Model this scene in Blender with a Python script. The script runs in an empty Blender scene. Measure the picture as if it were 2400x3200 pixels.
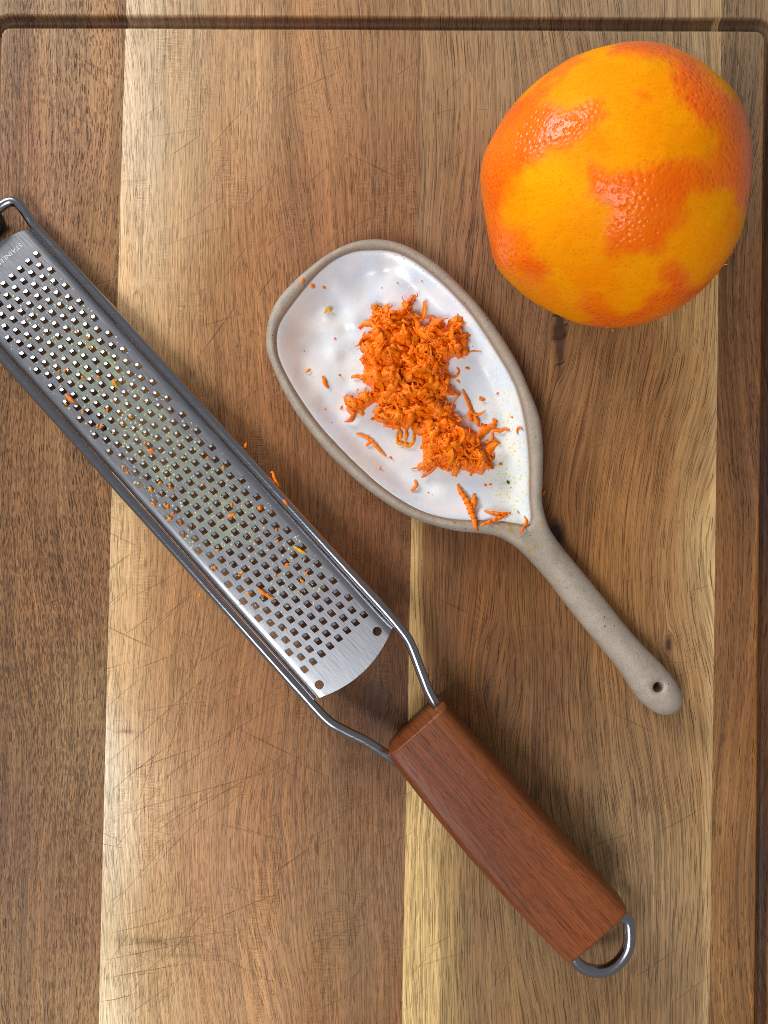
import bpy, math, random
import numpy as np
from mathutils import Vector, noise as mn
from mathutils.geometry import delaunay_2d_cdt

random.seed(7); rng = np.random.default_rng(7)
sc = bpy.context.scene
COL = sc.collection

# ------------------------------------------------------------------ camera
H = 0.26                      # camera height above the board (m); 0.1 mm of board per photo pixel
cam = bpy.data.cameras.new('camera'); camo = bpy.data.objects.new('camera', cam)
COL.objects.link(camo); camo.location = (0, 0, H); camo.rotation_euler = (0, 0, 0)
cam.sensor_fit = 'VERTICAL'; cam.sensor_height = 36; cam.lens = 36*H/0.32
cam.clip_start = 0.01; cam.clip_end = 20
sc.camera = camo
# ------------------------------------------------------------------ light
sc.view_settings.view_transform = 'Standard'; sc.view_settings.look = 'None'
sc.view_settings.exposure = 0.0; sc.view_settings.gamma = 1.0
sc.render.engine = 'CYCLES'; sc.cycles.filter_width = 0.95; sc.cycles.use_denoising = False
w = bpy.data.worlds.new('World'); sc.world = w; w.use_nodes = True
bg = w.node_tree.nodes['Background']
bg.inputs[0].default_value = (0.90, 0.93, 1.0, 1); bg.inputs[1].default_value = 0.225

def area(name, pos, size, power, col, target=(0, 0, 0), sy=None):
    l = bpy.data.lights.new(name, 'AREA'); l.shape = 'RECTANGLE'
    l.size = size; l.size_y = sy or size; l.energy = power; l.color = col
    o = bpy.data.objects.new(name, l); COL.objects.link(o); o.location = pos
    o.rotation_euler = (Vector(pos)-Vector(target)).to_track_quat('Z', 'Y').to_euler()
    return o
area('window_light', (-0.95, 0.96, 0.56), 0.66, 19.5, (0.97, 0.98, 1.0), sy=0.46)
area('ceiling_light', (-0.36, -0.52, 1.0), 0.58, 9.3, (0.95, 0.97, 1.0), sy=0.46)

# ------------------------------------------------------------------ helpers
def P(px, py, h=0.0):
    k = 1e-4*(H-h)/H
    return np.array([(px-1200)*k, (1600-py)*k, h])
def P2(pts, h):
    return np.array([P(a, b, h)[:2] for a, b in pts])
def to_px(co):
    k = H/(H-co[:, 2])/1e-4
    return np.stack([1200+co[:, 0]*k, 1600-co[:, 1]*k], 1)
def srgb(c):
    c = np.asarray(c, float)/255
    return np.where(c <= .04045, c/12.92, ((c+.055)/1.055)**2.4)
def C4(*c):
    return tuple(srgb(c))+(1.0,)
def mesh_data(name, v, f, smooth=True):
    me = bpy.data.meshes.new(name)
    v = np.asarray(v, np.float32)
    me.from_pydata(v.tolist(), [], [tuple(int(i) for i in q) for q in f])
    if smooth: me.polygons.foreach_set('use_smooth', [True]*len(me.polygons))
    me.update(); return me
def obj(name, me, mat=None, parent=None, kind=None, label=None, cat=None, group=None):
    if mat and not me.materials: me.materials.append(mat)
    o = bpy.data.objects.new(name, me); COL.objects.link(o)
    if parent: o.parent = parent
    tag(o, label, cat, group, kind); return o
def tag(o, label=None, cat=None, group=None, kind=None):
    if label: o['label'] = label
    if cat: o['category'] = cat
    if group: o['group'] = group
    if kind: o['kind'] = kind
def empty(name, loc, label, cat, group=None):
    o = bpy.data.objects.new(name, None); COL.objects.link(o); o.empty_display_size = .01
    o.location = loc; tag(o, label, cat, group); return o
def grid_faces(nr, nc, loop=False):
    i = np.arange(nr-1)[:, None]; m = nc if loop else nc-1
    j = np.arange(m)[None, :]; j2 = (j+1) % nc
    a = i*nc+j; b = i*nc+j2; c = (i+1)*nc+j2; d = (i+1)*nc+j
    return np.stack([a, b, c, d], -1).reshape(-1, 4)
def attr(me, name, data, kind='FLOAT_VECTOR'):
    a = me.attributes.new(name, kind, 'POINT')
    data = np.asarray(data, np.float32)
    if kind == 'FLOAT_COLOR':
        d = np.ones((len(data), 4), np.float32); d[:, :3] = data; a.data.foreach_set('color', d.ravel())
    elif kind == 'FLOAT_VECTOR': a.data.foreach_set('vector', data.ravel())
    else: a.data.foreach_set('value', data.ravel())
def resample(pts, step, closed=True):
    """Catmull-Rom through pts, then even spacing."""
    pts = np.asarray(pts, float); n = len(pts); out = []
    rngi = range(n) if closed else range(n-1)
    for i in rngi:
        if closed: p0, p1, p2, p3 = pts[i-1], pts[i], pts[(i+1) % n], pts[(i+2) % n]
        else: p0, p1, p2, p3 = pts[max(i-1, 0)], pts[i], pts[i+1], pts[min(i+2, n-1)]
        for t in np.linspace(0, 1, 12, endpoint=False):
            out.append(.5*((2*p1)+(-p0+p2)*t+(2*p0-5*p1+4*p2-p3)*t*t+(-p0+3*p1-3*p2+p3)*t**3))
    if not closed: out.append(pts[-1])
    out = np.array(out)
    q = np.vstack([out, out[:1]]) if closed else out
    L = np.r_[0, np.cumsum(np.linalg.norm(np.diff(q, axis=0), axis=1))]
    m = max(4, int(L[-1]/step)); s = np.linspace(0, L[-1], m, endpoint=not closed)
    return np.stack([np.interp(s, L, q[:, k]) for k in range(q.shape[1])], 1)
def inside(pt, poly):
    x, y = pt[:, 0], pt[:, 1]; r = np.zeros(len(pt), bool); n = len(poly)
    for i in range(n):
        x1, y1 = poly[i]; x2, y2 = poly[i-1]
        c = ((y1 > y) != (y2 > y))
        if y1 != y2: r ^= c & (x < (x2-x1)*(y-y1)/(y2-y1)+x1)
    return r
def dist_poly(pt, poly, closed=True):
    A = poly; B = np.roll(poly, -1, 0)
    if not closed: A, B = poly[:-1], poly[1:]
    best = np.full(len(pt), 1e9)
    for a, b in zip(A, B):
        d = b-a; L = (d**2).sum()+1e-18
        t = np.clip(((pt-a)@d)/L, 0, 1)
        q = pt-a-t[:, None]*d
        best = np.minimum(best, (q**2).sum(1))
    return np.sqrt(best)
def sdist(pt, poly):
    d = dist_poly(pt, poly); return np.where(inside(pt, poly), d, -d)
def sstep(a, b, x):
    t = np.clip((x-a)/(b-a), 0, 1); return t*t*(3-2*t)
def normals2(poly):     # inward normals of a closed polygon
    t = np.roll(poly, -1, 0)-np.roll(poly, 1, 0); t /= np.linalg.norm(t, axis=1)[:, None]+1e-12
    A = .5*np.sum(poly[:, 0]*np.roll(poly[:, 1], -1)-np.roll(poly[:, 0], -1)*poly[:, 1])
    n = np.stack([-t[:, 1], t[:, 0]], 1)
    return n if A > 0 else -n
def cdt(loops, extra):
    """constrained triangulation; returns verts2d, tris, per-loop new indices (coordinates in m)"""
    V = []; E = []; L = []
    for lp in loops:
        s = len(V); n = len(lp); V += [Vector((p[0]*1000, p[1]*1000)) for p in lp]
        E += [(s+i, s+(i+1) % n) for i in range(n)]; L.append(range(s, s+n))
    V += [Vector((p[0]*1000, p[1]*1000)) for p in extra]
    vo, eo, fo, ov, oe, of = delaunay_2d_cdt(V, E, [], 0, 1e-4)
    back = {}
    for i, lst in enumerate(ov):
        for k in lst: back[k] = i
    vo = np.array([(v[0], v[1]) for v in vo])/1000
    tr = np.array([f for f in fo if len(f) == 3]); 
    a, b, c = vo[tr[:, 0]], vo[tr[:, 1]], vo[tr[:, 2]]
    cr = (b[:, 0]-a[:, 0])*(c[:, 1]-a[:, 1])-(b[:, 1]-a[:, 1])*(c[:, 0]-a[:, 0])
    tr[cr < 0] = tr[cr < 0][:, ::-1]
    tr = tr[np.abs(cr) > 1e-12]
    return vo, tr, [[back[i] for i in l] for l in L]
def fill_points(poly, step, mind):
    lo, hi = poly.min(0), poly.max(0)
    xs = np.arange(lo[0], hi[0], step); ys = np.arange(lo[1], hi[1], step*.866)
    g = np.stack(np.meshgrid(xs, ys), -1); g[1::2, :, 0] += step/2; g = g.reshape(-1, 2)
    g = g+rng.uniform(-.12, .12, g.shape)*step
    g = g[inside(g, poly)]
    return g[dist_poly(g, poly) > mind]
def N3(co, s, off=0.0):
    return np.array([mn.noise(Vector((p[0]*s+off, p[1]*s+off*1.7, p[2]*s+off*.3))) for p in co])
def tube(path, rad, nseg=20, caps=True):
    path = np.asarray(path, float); n = len(path)
    rad = np.full(n, rad) if np.isscalar(rad) else np.asarray(rad)
    T = np.gradient(path, axis=0); T /= np.linalg.norm(T, axis=1)[:, None]
    u = np.cross(T[0], [0, 0, 1.0]); u = u/np.linalg.norm(u) if np.linalg.norm(u) > 1e-3 else np.array([1.0, 0, 0])
    V = []
    for i in range(n):
        u = u-T[i]*(u@T[i]); u /= np.linalg.norm(u); w_ = np.cross(T[i], u)
        for k in range(nseg):
            a = 2*math.pi*k/nseg; V.append(path[i]+rad[i]*(math.cos(a)*u+math.sin(a)*w_))
    F = [tuple(q) for q in grid_faces(n, nseg, True)]
    if caps:
        F.append(tuple(range(nseg))[::-1]); F.append(tuple(range((n-1)*nseg, n*nseg)))
    return np.array(V), F
def join(parts):
    V = []; F = []; n = 0
    for v, f in parts:
        V.append(np.asarray(v)); F += [tuple(int(i)+n for i in q) for q in f]; n += len(v)
    return np.vstack(V), F

# ------------------------------------------------------------------ node helper
class M:
    def __init__(s, name):
        s.m = bpy.data.materials.new(name); s.m.use_nodes = True; s.t = s.m.node_tree
        s.b = s.t.nodes['Principled BSDF']; s.o = s.t.nodes['Material Output']
    def n(s, typ, props=None, **ins):
        nd = s.t.nodes.new(typ)
        for k, v in (props or {}).items(): setattr(nd, k, v)
        for k, v in ins.items():
            key = int(k[1:]) if k[0] == 'i' and k[1:].isdigit() else k.replace('_', ' ')
            s.set(nd.inputs[key], v)
        return nd
    def set(s, sock, v):
        if hasattr(v, 'is_output'): s.t.links.new(v, sock)
        else: sock.default_value = v
    def math(s, op, a, b=None, c=None, clamp=False):
        nd = s.t.nodes.new('ShaderNodeMath'); nd.operation = op; nd.use_clamp = clamp
        for i, v in enumerate((a, b, c)):
            if v is not None: s.set(nd.inputs[i], v)
        return nd.outputs[0]
    def mix(s, f, a, b, mode='MIX'):
        nd = s.t.nodes.new('ShaderNodeMix'); nd.data_type = 'RGBA'; nd.blend_type = mode
        s.set(nd.inputs[0], f); s.set(nd.inputs[6], a); s.set(nd.inputs[7], b); return nd.outputs[2]
    def noise(s, vec, scale, detail=2, rough=.5, dist=0):
        nd = s.n('ShaderNodeTexNoise', Vector=vec, Scale=scale, Detail=detail, Roughness=rough, Distortion=dist)
        return nd.outputs[0]
    def rng(s, v, a, b, c=0., d=1., smooth=False):
        nd = s.n('ShaderNodeMapRange', {'interpolation_type': 'SMOOTHSTEP' if smooth else 'LINEAR'}, i0=v, i1=a, i2=b, i3=c, i4=d)
        return nd.outputs[0]
    def map(s, vec, scale=(1, 1, 1), rot=0., loc=(0, 0, 0)):
        nd = s.n('ShaderNodeMapping', Vector=vec, Scale=scale, Rotation=(0, 0, rot), Location=loc); return nd.outputs[0]
    def attr(s, name, out='Vector'):
        nd = s.t.nodes.new('ShaderNodeAttribute'); nd.attribute_name = name; return nd.outputs[out]
    def co(s, out='Object'):
        return s.t.nodes.new('ShaderNodeTexCoord').outputs[out]
    def bump(s, h, dist, strength=1., normal=None):
        nd = s.n('ShaderNodeBump', Height=h, Distance=dist, Strength=strength)
        if normal is not None: s.set(nd.inputs['Normal'], normal)
        return nd.outputs[0]
    def p(s, **kw):
        for k, v in kw.items(): s.set(s.b.inputs[k.replace('_', ' ')], v)

def wood_material(name, seed, pore=.7, pore_w=1500, pore_l=60, lo=.60, hi=.68, streak=.5, fibre=.25, ray=.5,
                  rough=.5, cuts=.5, bumpd=.00018, spec=.24, patch=.4, line=.5, dash=(1500, 120, .16, .5)):
    m = M(name)
    g = m.attr('grain'); tone = m.attr('tone', 'Color')
    g = m.map(g, loc=(seed*.37, seed*.71, seed*.13))
    st = m.noise(m.map(g, (560, 7, 30)), 1, 5, .68)
    bd = m.noise(m.map(g, (110, 2.2, 20)), 1, 3, .55)
    fb = m.noise(m.map(g, (4200, 110, 400)), 1, 2, .6)
    pr = m.noise(m.map(g, (pore_w, pore_l, 300)), 1, 1.5, .5)
    pr2 = m.noise(m.map(g, (pore_w*1.9, pore_l*1.8, 300), loc=(3, 1, 2)), 1, 1, .5)
    pt = m.noise(m.map(g, (75, 16, 10)), 1, 3, .6)
    pt = m.rng(pt, .36, .62, 1.-patch, 1.)
    ps = m.math('MULTIPLY', m.rng(pr, lo, hi, 0., 1., True), pt)
    ps2 = m.math('MULTIPLY', m.rng(pr2, lo+.01, hi+.03, 0., .7, True), pt)
    ps = m.math('MAXIMUM', ps, ps2)
    ln = m.noise(m.map(g, (pore_w*.25, 5, 60), loc=(5, 2, 8)), 1, 1.5, .5)
    ln = m.math('SUBTRACT', 1., m.math('ABSOLUTE', m.math('SUBTRACT', m.math('MULTIPLY', ln, 2.), 1.)))
    lng = m.noise(m.map(g, (pore_w*.4, 28, 60), loc=(1, 6, 3)), 1, 2, .6)
    ln = m.math('MULTIPLY', m.rng(ln, .90, .985, 0., 1., True), m.rng(lng, .46, .60, 0., line, True))
    ps = m.math('MAXIMUM', m.math('MULTIPLY', ps, .6), ln)
    for j_, (kx_, ky_) in enumerate(((1., 1.), (1.55, 1.7))):
        gd = m.n('ShaderNodeVectorMath', {'operation': 'ADD'}, i0=g, i1=m.n('ShaderNodeCombineXYZ', i0=m.rng(m.noise(m.map(g, (260, 160, 1), loc=(j_, 4, 4)), 1, 2), .2, .8, -.0002, .0002)).outputs[0]).outputs[0]
        vd = m.n('ShaderNodeTexVoronoi', {'voronoi_dimensions': '2D'}, Vector=m.map(gd, (dash[0]*kx_, dash[1]*ky_, 1), loc=(j_*5.3, j_*3.1, 0)), Scale=1.)
        sel = m.n('ShaderNodeSeparateColor', i0=vd.outputs['Color'])
        wd = m.rng(sel.outputs[1], 0., 1., dash[2]*.5, dash[2]*1.35)
        dd = m.math('MULTIPLY', m.math('LESS_THAN', vd.outputs['Distance'], wd), m.math('LESS_THAN', sel.outputs[0], m.math('MULTIPLY', pt, dash[3])))
        ps = m.math('MAXIMUM', ps, m.math('MULTIPLY', dd, m.rng(sel.outputs[2], 0., 1., .55, 1.)))
    mod = m.math('ADD', m.rng(st, .25, .75, 1-streak*.55, 1+streak*.5), m.rng(bd, .3, .7, -.14*streak*1.4, .14*streak*1.4))
    md = m.noise(m.map(g, (1900, 20, 60), loc=(7, 3, 1)), 1, 2, .6)
    mod = m.math('ADD', mod, m.rng(md, .3, .7, -fibre*.55, fibre*.55))
    mod = m.math('ADD', mod, m.rng(fb, .25, .75, -fibre*.5, fibre*.5))
    # cross ray figure
    ob = m.co()
    ry = m.noise(m.map(ob, (260, 2300, 1), loc=(seed, 0, 0)), 1, 2, .6)
    rp = m.rng(m.noise(m.map(ob, (70, 26, 1), loc=(seed, 3, 0)), 1, 3, .6), .48, .66, 0., 1., True)
    rr = m.math('MULTIPLY', m.rng(ry, .3, .7, -.20*ray, .20*ray), rp)
    mod = m.math('ADD', mod, rr)
    # short fine knife cuts, several directions
    cut = None
    for i, (ang, sx) in enumerate(((.62, 9), (.95, 7), (.30, 8), (-.45, 6))):
        c = m.noise(m.map(m.map(ob, rot=-ang), (sx*2.2, 900, 1), loc=(seed+i*3.1, i*7.7, 0)), 1, 1, .5)
        gate = m.noise(m.map(ob, (22, 22, 1), loc=(i*5.1+seed, 2, 0)), 1, 2, .5)
        c = m.math('MULTIPLY', m.rng(c, .715, .77, 0., 1., True), m.rng(gate, .47, .6, 0., 1.))
        cut = c if cut is None else m.math('MAXIMUM', cut, c)
    col = m.n('ShaderNodeVectorMath', {'operation': 'SCALE'}, i0=tone, Scale=mod).outputs[0]
    hue = m.noise(m.map(g, (60, 5, 5), loc=(9, 9, 9)), 1, 3, .6)
    col = m.mix(m.rng(hue, .35, .7, 0., .5), col, m.mix(1., col, (1.12, .93, .80, 1), 'MULTIPLY'))
    dark = m.mix(1., col, (.14, .095, .085, 1), 'MULTIPLY')
    col = m.mix(m.math('MULTIPLY', ps, pore), col, dark)
    col = m.mix(m.math('MULTIPLY', cut, cuts*.55), col, m.mix(1., col, (.35, .26, .2, 1), 'MULTIPLY'))
    h = m.math('SUBTRACT', m.math('MULTIPLY', fb, .35), m.math('MULTIPLY', ps, .9))
    h = m.math('SUBTRACT', h, m.math('MULTIPLY', cut, .7))
    h = m.math('ADD', h, m.math('MULTIPLY', rr, 2.0))
    m.p(Base_Color=col, Roughness=m.rng(st, .2, .8, rough-.07, rough+.1), Normal=m.bump(h, bumpd, .8))
    m.b.inputs['Specular IOR Level'].default_value = spec
    return m.m

# ================================================================== CUTTING BOARD
board = empty('cutting_board', (0, 0, -.018), 'large brown acacia wood cutting board with juice groove, everything lies on it', 'cutting board')
ZB = -.018
def seam(xt, xm, xb):
    return lambda py: np.interp(py, [-250, 0, 1650, 3200, 3800], [xt+(xt-xm)*.15, xt, xm, xb, xb+(xb-xm)*.35])
seams = [lambda y: -250-.027*np.asarray(y, float), seam(395, 346, 308), seam(1316, 1285, 1256), seam(2255, 2236, 2216), lambda y: 2560-.012*np.asarray(y, float)]
YT, YBm = -170, 3740
def groove_sdf(px, py):
    cL = -16-.027*(py-100); cR = 2412-.0105*(py-100); W = 2428.
    X = (px-cL)/(cR-cL)*W
    t = np.clip(px/2400, -.2, 1.2)
    Y = py-(66+13*t**1.2 if False else 66+12*t)
    hh = 3440.; r = 48.
    qx = np.abs(X-W/2)-(W/2-r); qy = np.abs(Y-hh/2)-(hh/2-r)
    return np.hypot(np.maximum(qx, 0), np.maximum(qy, 0))+np.minimum(np.maximum(qx, qy), 0)-r
knots = [(1750, 1040, 24, 4.0, .88), (1738, 1668, 20, 1.8, .9), (2090, 2012, 12, 2.2, .95), (1180, 2195, 30, 1.6, .45), (1560, 2100, 50, 2.2, .30)]  # the faint one by the grater's neck: curly grain plus painted shade
# wood colour with the board's light and shade painted in: x, y, sRGB (per plank)
tones = [
 [(20,30,168,138,104),(200,30,176,146,110),(350,30,172,134,96),(20,250,150,112,82),(60,500,158,118,88),(200,300,176,138,102),(340,300,172,134,94),(230,480,166,124,92),
  (330,560,158,120,84),(320,800,150,112,74),(100,600,170,130,98),(60,1200,150,112,76),(60,1450,146,108,74),(200,1500,152,114,80),(60,1800,148,110,74),(200,1800,142,104,70),(40,2100,140,104,72),
  (280,1700,150,108,72),(60,2300,142,108,72),(250,2300,152,118,80),(60,2600,136,102,74),(200,2600,144,110,76),(300,2700,142,104,68),(60,2900,142,108,74),(220,2900,138,102,72),(60,3150,160,126,88),(220,3150,160,126,86)],
 [(420,30,214,192,158),(600,30,190,160,124),(1000,30,174,136,98),(1250,30,160,122,86),(430,200,216,190,154),(420,420,226,206,176),(430,700,226,198,158),(400,900,222,186,140),
  (560,200,202,168,128),(560,450,206,172,130),(560,700,204,164,120),(700,200,198,158,116),(700,500,188,146,104),(790,300,200,164,122),(900,200,182,142,102),(900,500,168,126,90),
  (1000,300,176,136,98),(1100,250,164,126,90),(1250,250,160,122,86),(1250,600,146,106,72),(1100,600,158,114,78),(950,700,158,112,78),(800,800,168,122,82),(650,950,182,138,94),(450,1100,210,168,118),
  (700,1150,160,114,74),(850,1400,146,100,64),(1000,1500,136,92,58),(1100,1700,130,86,54),(1220,1650,120,78,48),(1230,1900,112,74,46),(1200,2100,100,68,44),(1150,2300,108,74,48),
  (380,1750,212,178,132),(500,1800,186,140,94),(600,1950,168,122,80),(420,2100,206,168,122),(560,2200,176,132,90),(750,2300,156,112,74),(900,2350,148,106,70),(340,2450,232,214,184),(340,2700,230,208,176),(470,2500,212,176,132),
  (650,2500,186,144,102),(650,2700,184,140,102),(800,2600,168,124,84),(950,2600,156,114,76),(1150,2600,140,102,68),(340,2900,224,194,146),(400,2945,186,146,98),(560,2950,190,148,102),(500,2990,206,168,118),
  (340,3100,232,212,174),(500,3100,212,178,132),(650,2900,184,144,106),(800,3000,180,138,96),(800,3180,190,148,104),(950,2900,160,122,84),(1150,2850,144,112,82),(1150,3050,146,110,74),(1000,3180,156,112,72),(1220,3180,140,98,62)],
 [(1340,30,166,132,96),(1600,30,170,142,108),(1900,30,168,142,110),(2150,30,180,152,118),(2240,20,206,176,128),(1350,250,158,126,92),(1500,200,166,138,104),(1400,500,150,118,86),(1500,700,138,104,76),
  (1600,1020,132,96,66),(1640,150,166,138,104),(2100,180,176,148,114),(2235,200,194,166,128),(1800,1150,156,114,74),(1900,1200,158,116,76),(2000,1400,156,112,70),(1800,1500,144,100,62),(2200,1300,170,130,86),(2235,900,204,166,112),
  (2235,1300,196,154,102),(2222,1800,206,172,122),(2225,2300,186,146,98),(1850,1700,160,112,64),(2000,1700,162,118,74),(2100,1900,150,112,74),(1950,1900,150,106,62),(1300,1700,150,106,62),(1400,1760,118,76,46),(1550,1800,128,82,48),
  (1300,1900,146,102,60),(1400,1950,116,78,50),(1500,2000,142,94,48),(1620,1900,142,96,50),(1500,2200,132,90,52),(1700,2100,120,84,56),(1850,2300,140,104,68),(2050,2300,150,114,78),(2150,2400,156,120,82),(1290,2250,150,112,68),(1560,2400,136,98,62),
  (1290,2500,214,184,122),(1360,2560,180,146,96),(1290,2800,220,188,122),(1340,2850,214,180,116),(1280,3100,222,192,128),(1350,3120,206,172,112),(1400,2700,146,112,74),(1450,2900,128,98,68),(1420,3100,136,104,72),
  (1600,2900,138,108,74),(1600,3100,150,116,78),(1750,3150,138,106,70),(1700,2700,132,104,72),(1900,2600,146,118,84),(2000,2800,154,124,88),(2100,2900,162,132,96),(1950,3100,144,112,76),(2150,3150,160,130,94),(2200,2700,172,138,96),(2205,3100,166,132,92)],
 [(2300,30,142,116,88),(2380,30,150,122,92),(2300,150,142,116,86),(2300,300,120,94,74),(2340,500,116,88,64),(2340,900,120,86,58),(2300,1100,128,88,58),(2310,1400,136,94,60),(2310,1700,134,92,56),(2310,2000,132,92,60),(2340,2300,130,88,54),(2280,2500,148,108,68),
  (2320,2800,130,92,56),(2270,3000,152,112,72),(2320,3150,130,92,56),(2420,1500,110,86,76),(2420,2800,106,82,70)],
]
wm = [wood_material('wood_walnut_brown', 1.3, pore=.92, pore_w=3600, pore_l=230, lo=.57, hi=.65, streak=.72, fibre=.4, ray=.3, cuts=.4, patch=.6, line=.35, dash=(1900, 150, .20, .95)),
      wood_material('wood_pale_tan', 4.1, pore=.72, pore_w=3900, pore_l=110, lo=.60, hi=.67, streak=.46, fibre=.36, ray=1.2, cuts=1.0, patch=.6, line=.40, dash=(2100, 72, .15, .80)),
      wood_material('wood_olive_brown', 7.9, pore=.86, pore_w=3500, pore_l=60, lo=.61, hi=.67, streak=.60, fibre=.36, ray=.25, cuts=.6, patch=.45, line=.5, dash=(1500, 30, .125, .95)),
      wood_material('wood_dark_brown', 11.2, pore=.75, pore_w=3200, pore_l=150, lo=.58, hi=.67, streak=.85, fibre=.4, ray=.2, cuts=.2, patch=.7, line=.4, dash=(1500, 80, .16, .85))]
for k in range(4):
    xw = 240; 
    du = .5 if k in (0, 3) else .8
    nu = int(((600, 950, 950, 310)[k])/ (10*du))
    u = np.linspace(0, 1, nu)
    ys = [YT]
    while ys[-1] < YBm:
        y = ys[-1]; near = (20 < y < 125) or (3430 < y < 3580)
        ys.append(y+(3.0 if near else 10.0))
    ys = np.array(ys)
    U, Y = np.meshgrid(u, ys)
    xl = np.asarray(seams[k](Y))+.02; xr = np.asarray(seams[k+1](Y))-.02
    X = xl+(xr-xl)*U
    gs = np.abs(groove_sdf(X, Y))
    wv = 21.5
    dep = .0027*np.clip(1-(gs/wv)**2., 0, 1)**.75
    Z = -dep
    # very slight waviness of the worn top
    co = np.stack([(X-1200)*1e-4, (1600-Y)*1e-4, Z], -1).reshape(-1, 3)
    # grain coordinate with knots bending it
    gx = X.copy(); gy = Y.copy()
    for kx, ky, r, el, dk in knots:
        dx = X-kx; dy = (Y-ky)/el; rho = dx*dx+dy*dy
        gx = gx-dx*np.clip((r*1.5)**2/(rho+(r*.9)**2), 0, 1)*1.0
    low = np.array([mn.noise(Vector((a*.0028+k*9, b*.0009, 0.3))) for a, b in zip(X.ravel(), Y.ravel())]).reshape(X.shape)
    low2 = np.array([mn.noise(Vector((a*.012+k*5, b*.004, 7.3))) for a, b in zip(X.ravel(), Y.ravel())]).reshape(X.shape)
    gx = gx+low*90+low2*9
    if k == 2:   # arched figure under the spoon handle
        gx = gx+60*np.exp(-((X-1850)/330)**2)*np.cos((Y-1900)/420)*1.0
    gr = np.stack([gx*1e-4, gy*1e-4, Z*2+0*X], -1).reshape(-1, 3)
    # tone
    T = np.array(tones[k], float); tc = srgb(T[:, 2:]); tl = tc.mean(1)[:, None]; tc = (tl+(tc-tl)*1.05)*(.97, .98, .93, 1.02)[k]*np.array([(1,1,1),(1.,1.,1.),(1.0,1.0,.985),(.985,1.01,1.0)][k])
    num = np.zeros((X.size, 3)); den = np.zeros(X.size)
    sx = 60. if k in (1, 2) else 55.
    gxx = (X+low2*10).ravel(); yy = Y.ravel()
    for (tx, ty), c in zip(T[:, :2], tc):
        wgt = np.exp(-.5*(((gxx-tx)/sx)**2+((yy-ty)/150.)**2))+1e-3/(1+((gxx-tx)/150)**2+((yy-ty)/400)**2)**2
        num += wgt[:, None]*c; den += wgt
    tone = num/den[:, None]
    for kx, ky, r, el, dk in knots:
        dx = X-kx; dy = (Y-ky)/el; rho = (np.sqrt(dx*dx+dy*dy) if r != 24 else np.abs(dx)+np.abs(dy)*.75+0*X).ravel()+low2.ravel()*8
        m_ = sstep(r*1.05, r*.75, rho)[:, None]*dk
        if dk < .6: m_ = (np.exp(-(rho/r/1.6)**2)*dk)[:, None]
        tone = tone*(1-m_)+m_*np.array([.045, .022, .018])
        tone = tone*(1-.35*dk*np.exp(-((rho-r*1.1)/(r*.35))**2))[:, None]
    if k == 1:
        tone = tone*(1+.16*np.exp(-((X-xl).ravel()/85)**2))[:, None]
    if k == 1:   # short brown growth marks across the pale edge
        for (mx, my, ln, th, st_) in ((392, 2283, 26, 5, .75), (470, 2942, 120, 13, .42), (560, 2985, 130, 7, .3), (520, 3050, 14, 4, .4), (440, 250, 70, 2.2, .45), (560, 370, 70, 2.2, .35)):
            m_ = np.exp(-(np.abs(gxx-mx)/ln)**3-((yy-my-(gxx-mx)*.05)/th)**2)[:, None]*st_
            tone = tone*(1-m_)+m_*np.array([.10, .05, .022])
    # burnt brown groove, with shade painted into its outer half
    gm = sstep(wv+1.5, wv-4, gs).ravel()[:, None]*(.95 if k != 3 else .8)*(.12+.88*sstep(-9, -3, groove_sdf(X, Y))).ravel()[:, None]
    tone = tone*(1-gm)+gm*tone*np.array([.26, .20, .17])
    # sharp sapwood strip beside the second seam
    if k == 2:
        sw = sstep(124, 92, (X-xl).ravel()+low2.ravel()*26)*sstep(2150, 2500, yy)+sstep(52, 20, (X-xl).ravel()+low2.ravel()*14)*sstep(1300, 1650, yy)*.85
        sw = np.clip(sw, 0, 1)[:, None]*.8
        tone = tone*(1-sw)+sw*srgb([224, 186, 122])
        se = sstep(30, 12, (xr-X).ravel()+low2.ravel()*10)[:, None]*.55
        tone = tone*(1-se)+se*srgb([210, 176, 124])
    if k == 3:   # amber inner rim of the groove
        rm = np.exp(-((gs.ravel()-28)/6)**2)[:, None]*(X < 2400).ravel()[:, None]*(yy > 150)[:, None]*.5
        tone = tone*(1-rm)+rm*srgb([150, 92, 30])
    nr, nc = X.shape
    F = [tuple(q[::-1]) for q in grid_faces(nr, nc)]
    # sides and underside
    ring = list(range(nc))+[i*nc+nc-1 for i in range(1, nr)]+[(nr-1)*nc+j for j in range(nc-2, -1, -1)]+[i*nc for i in range(nr-2, 0, -1)]
    nb = len(co); low_ = co[ring].copy(); low_[:, 2] = ZB; n_ = len(ring)
    V = np.vstack([co, co[ring], low_])
    F += [(nb+i, nb+(i+1) % n_, nb+n_+(i+1) % n_, nb+n_+i) for i in range(n_)]
    F.append(tuple(nb+n_+i for i in range(n_))[::-1])
    V = V.copy(); V[:, 2] -= ZB
    me = mesh_data('plank', V, F)
    attr(me, 'grain', np.vstack([gr, gr[ring], gr[ring]+[0, 0, .05]]))
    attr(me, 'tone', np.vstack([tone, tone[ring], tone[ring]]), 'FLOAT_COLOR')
    me.polygons.foreach_set('use_smooth', [True]*(len(F)-n_-1)+[False]*(n_+1))
    o = obj('plank', me, wm[k], board, label=('dark streaked brown plank at the left edge', 'pale tan plank crossed by knife cuts', 'olive brown plank with a yellow sapwood stripe', 'narrow dark plank at the right edge')[k])

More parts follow.
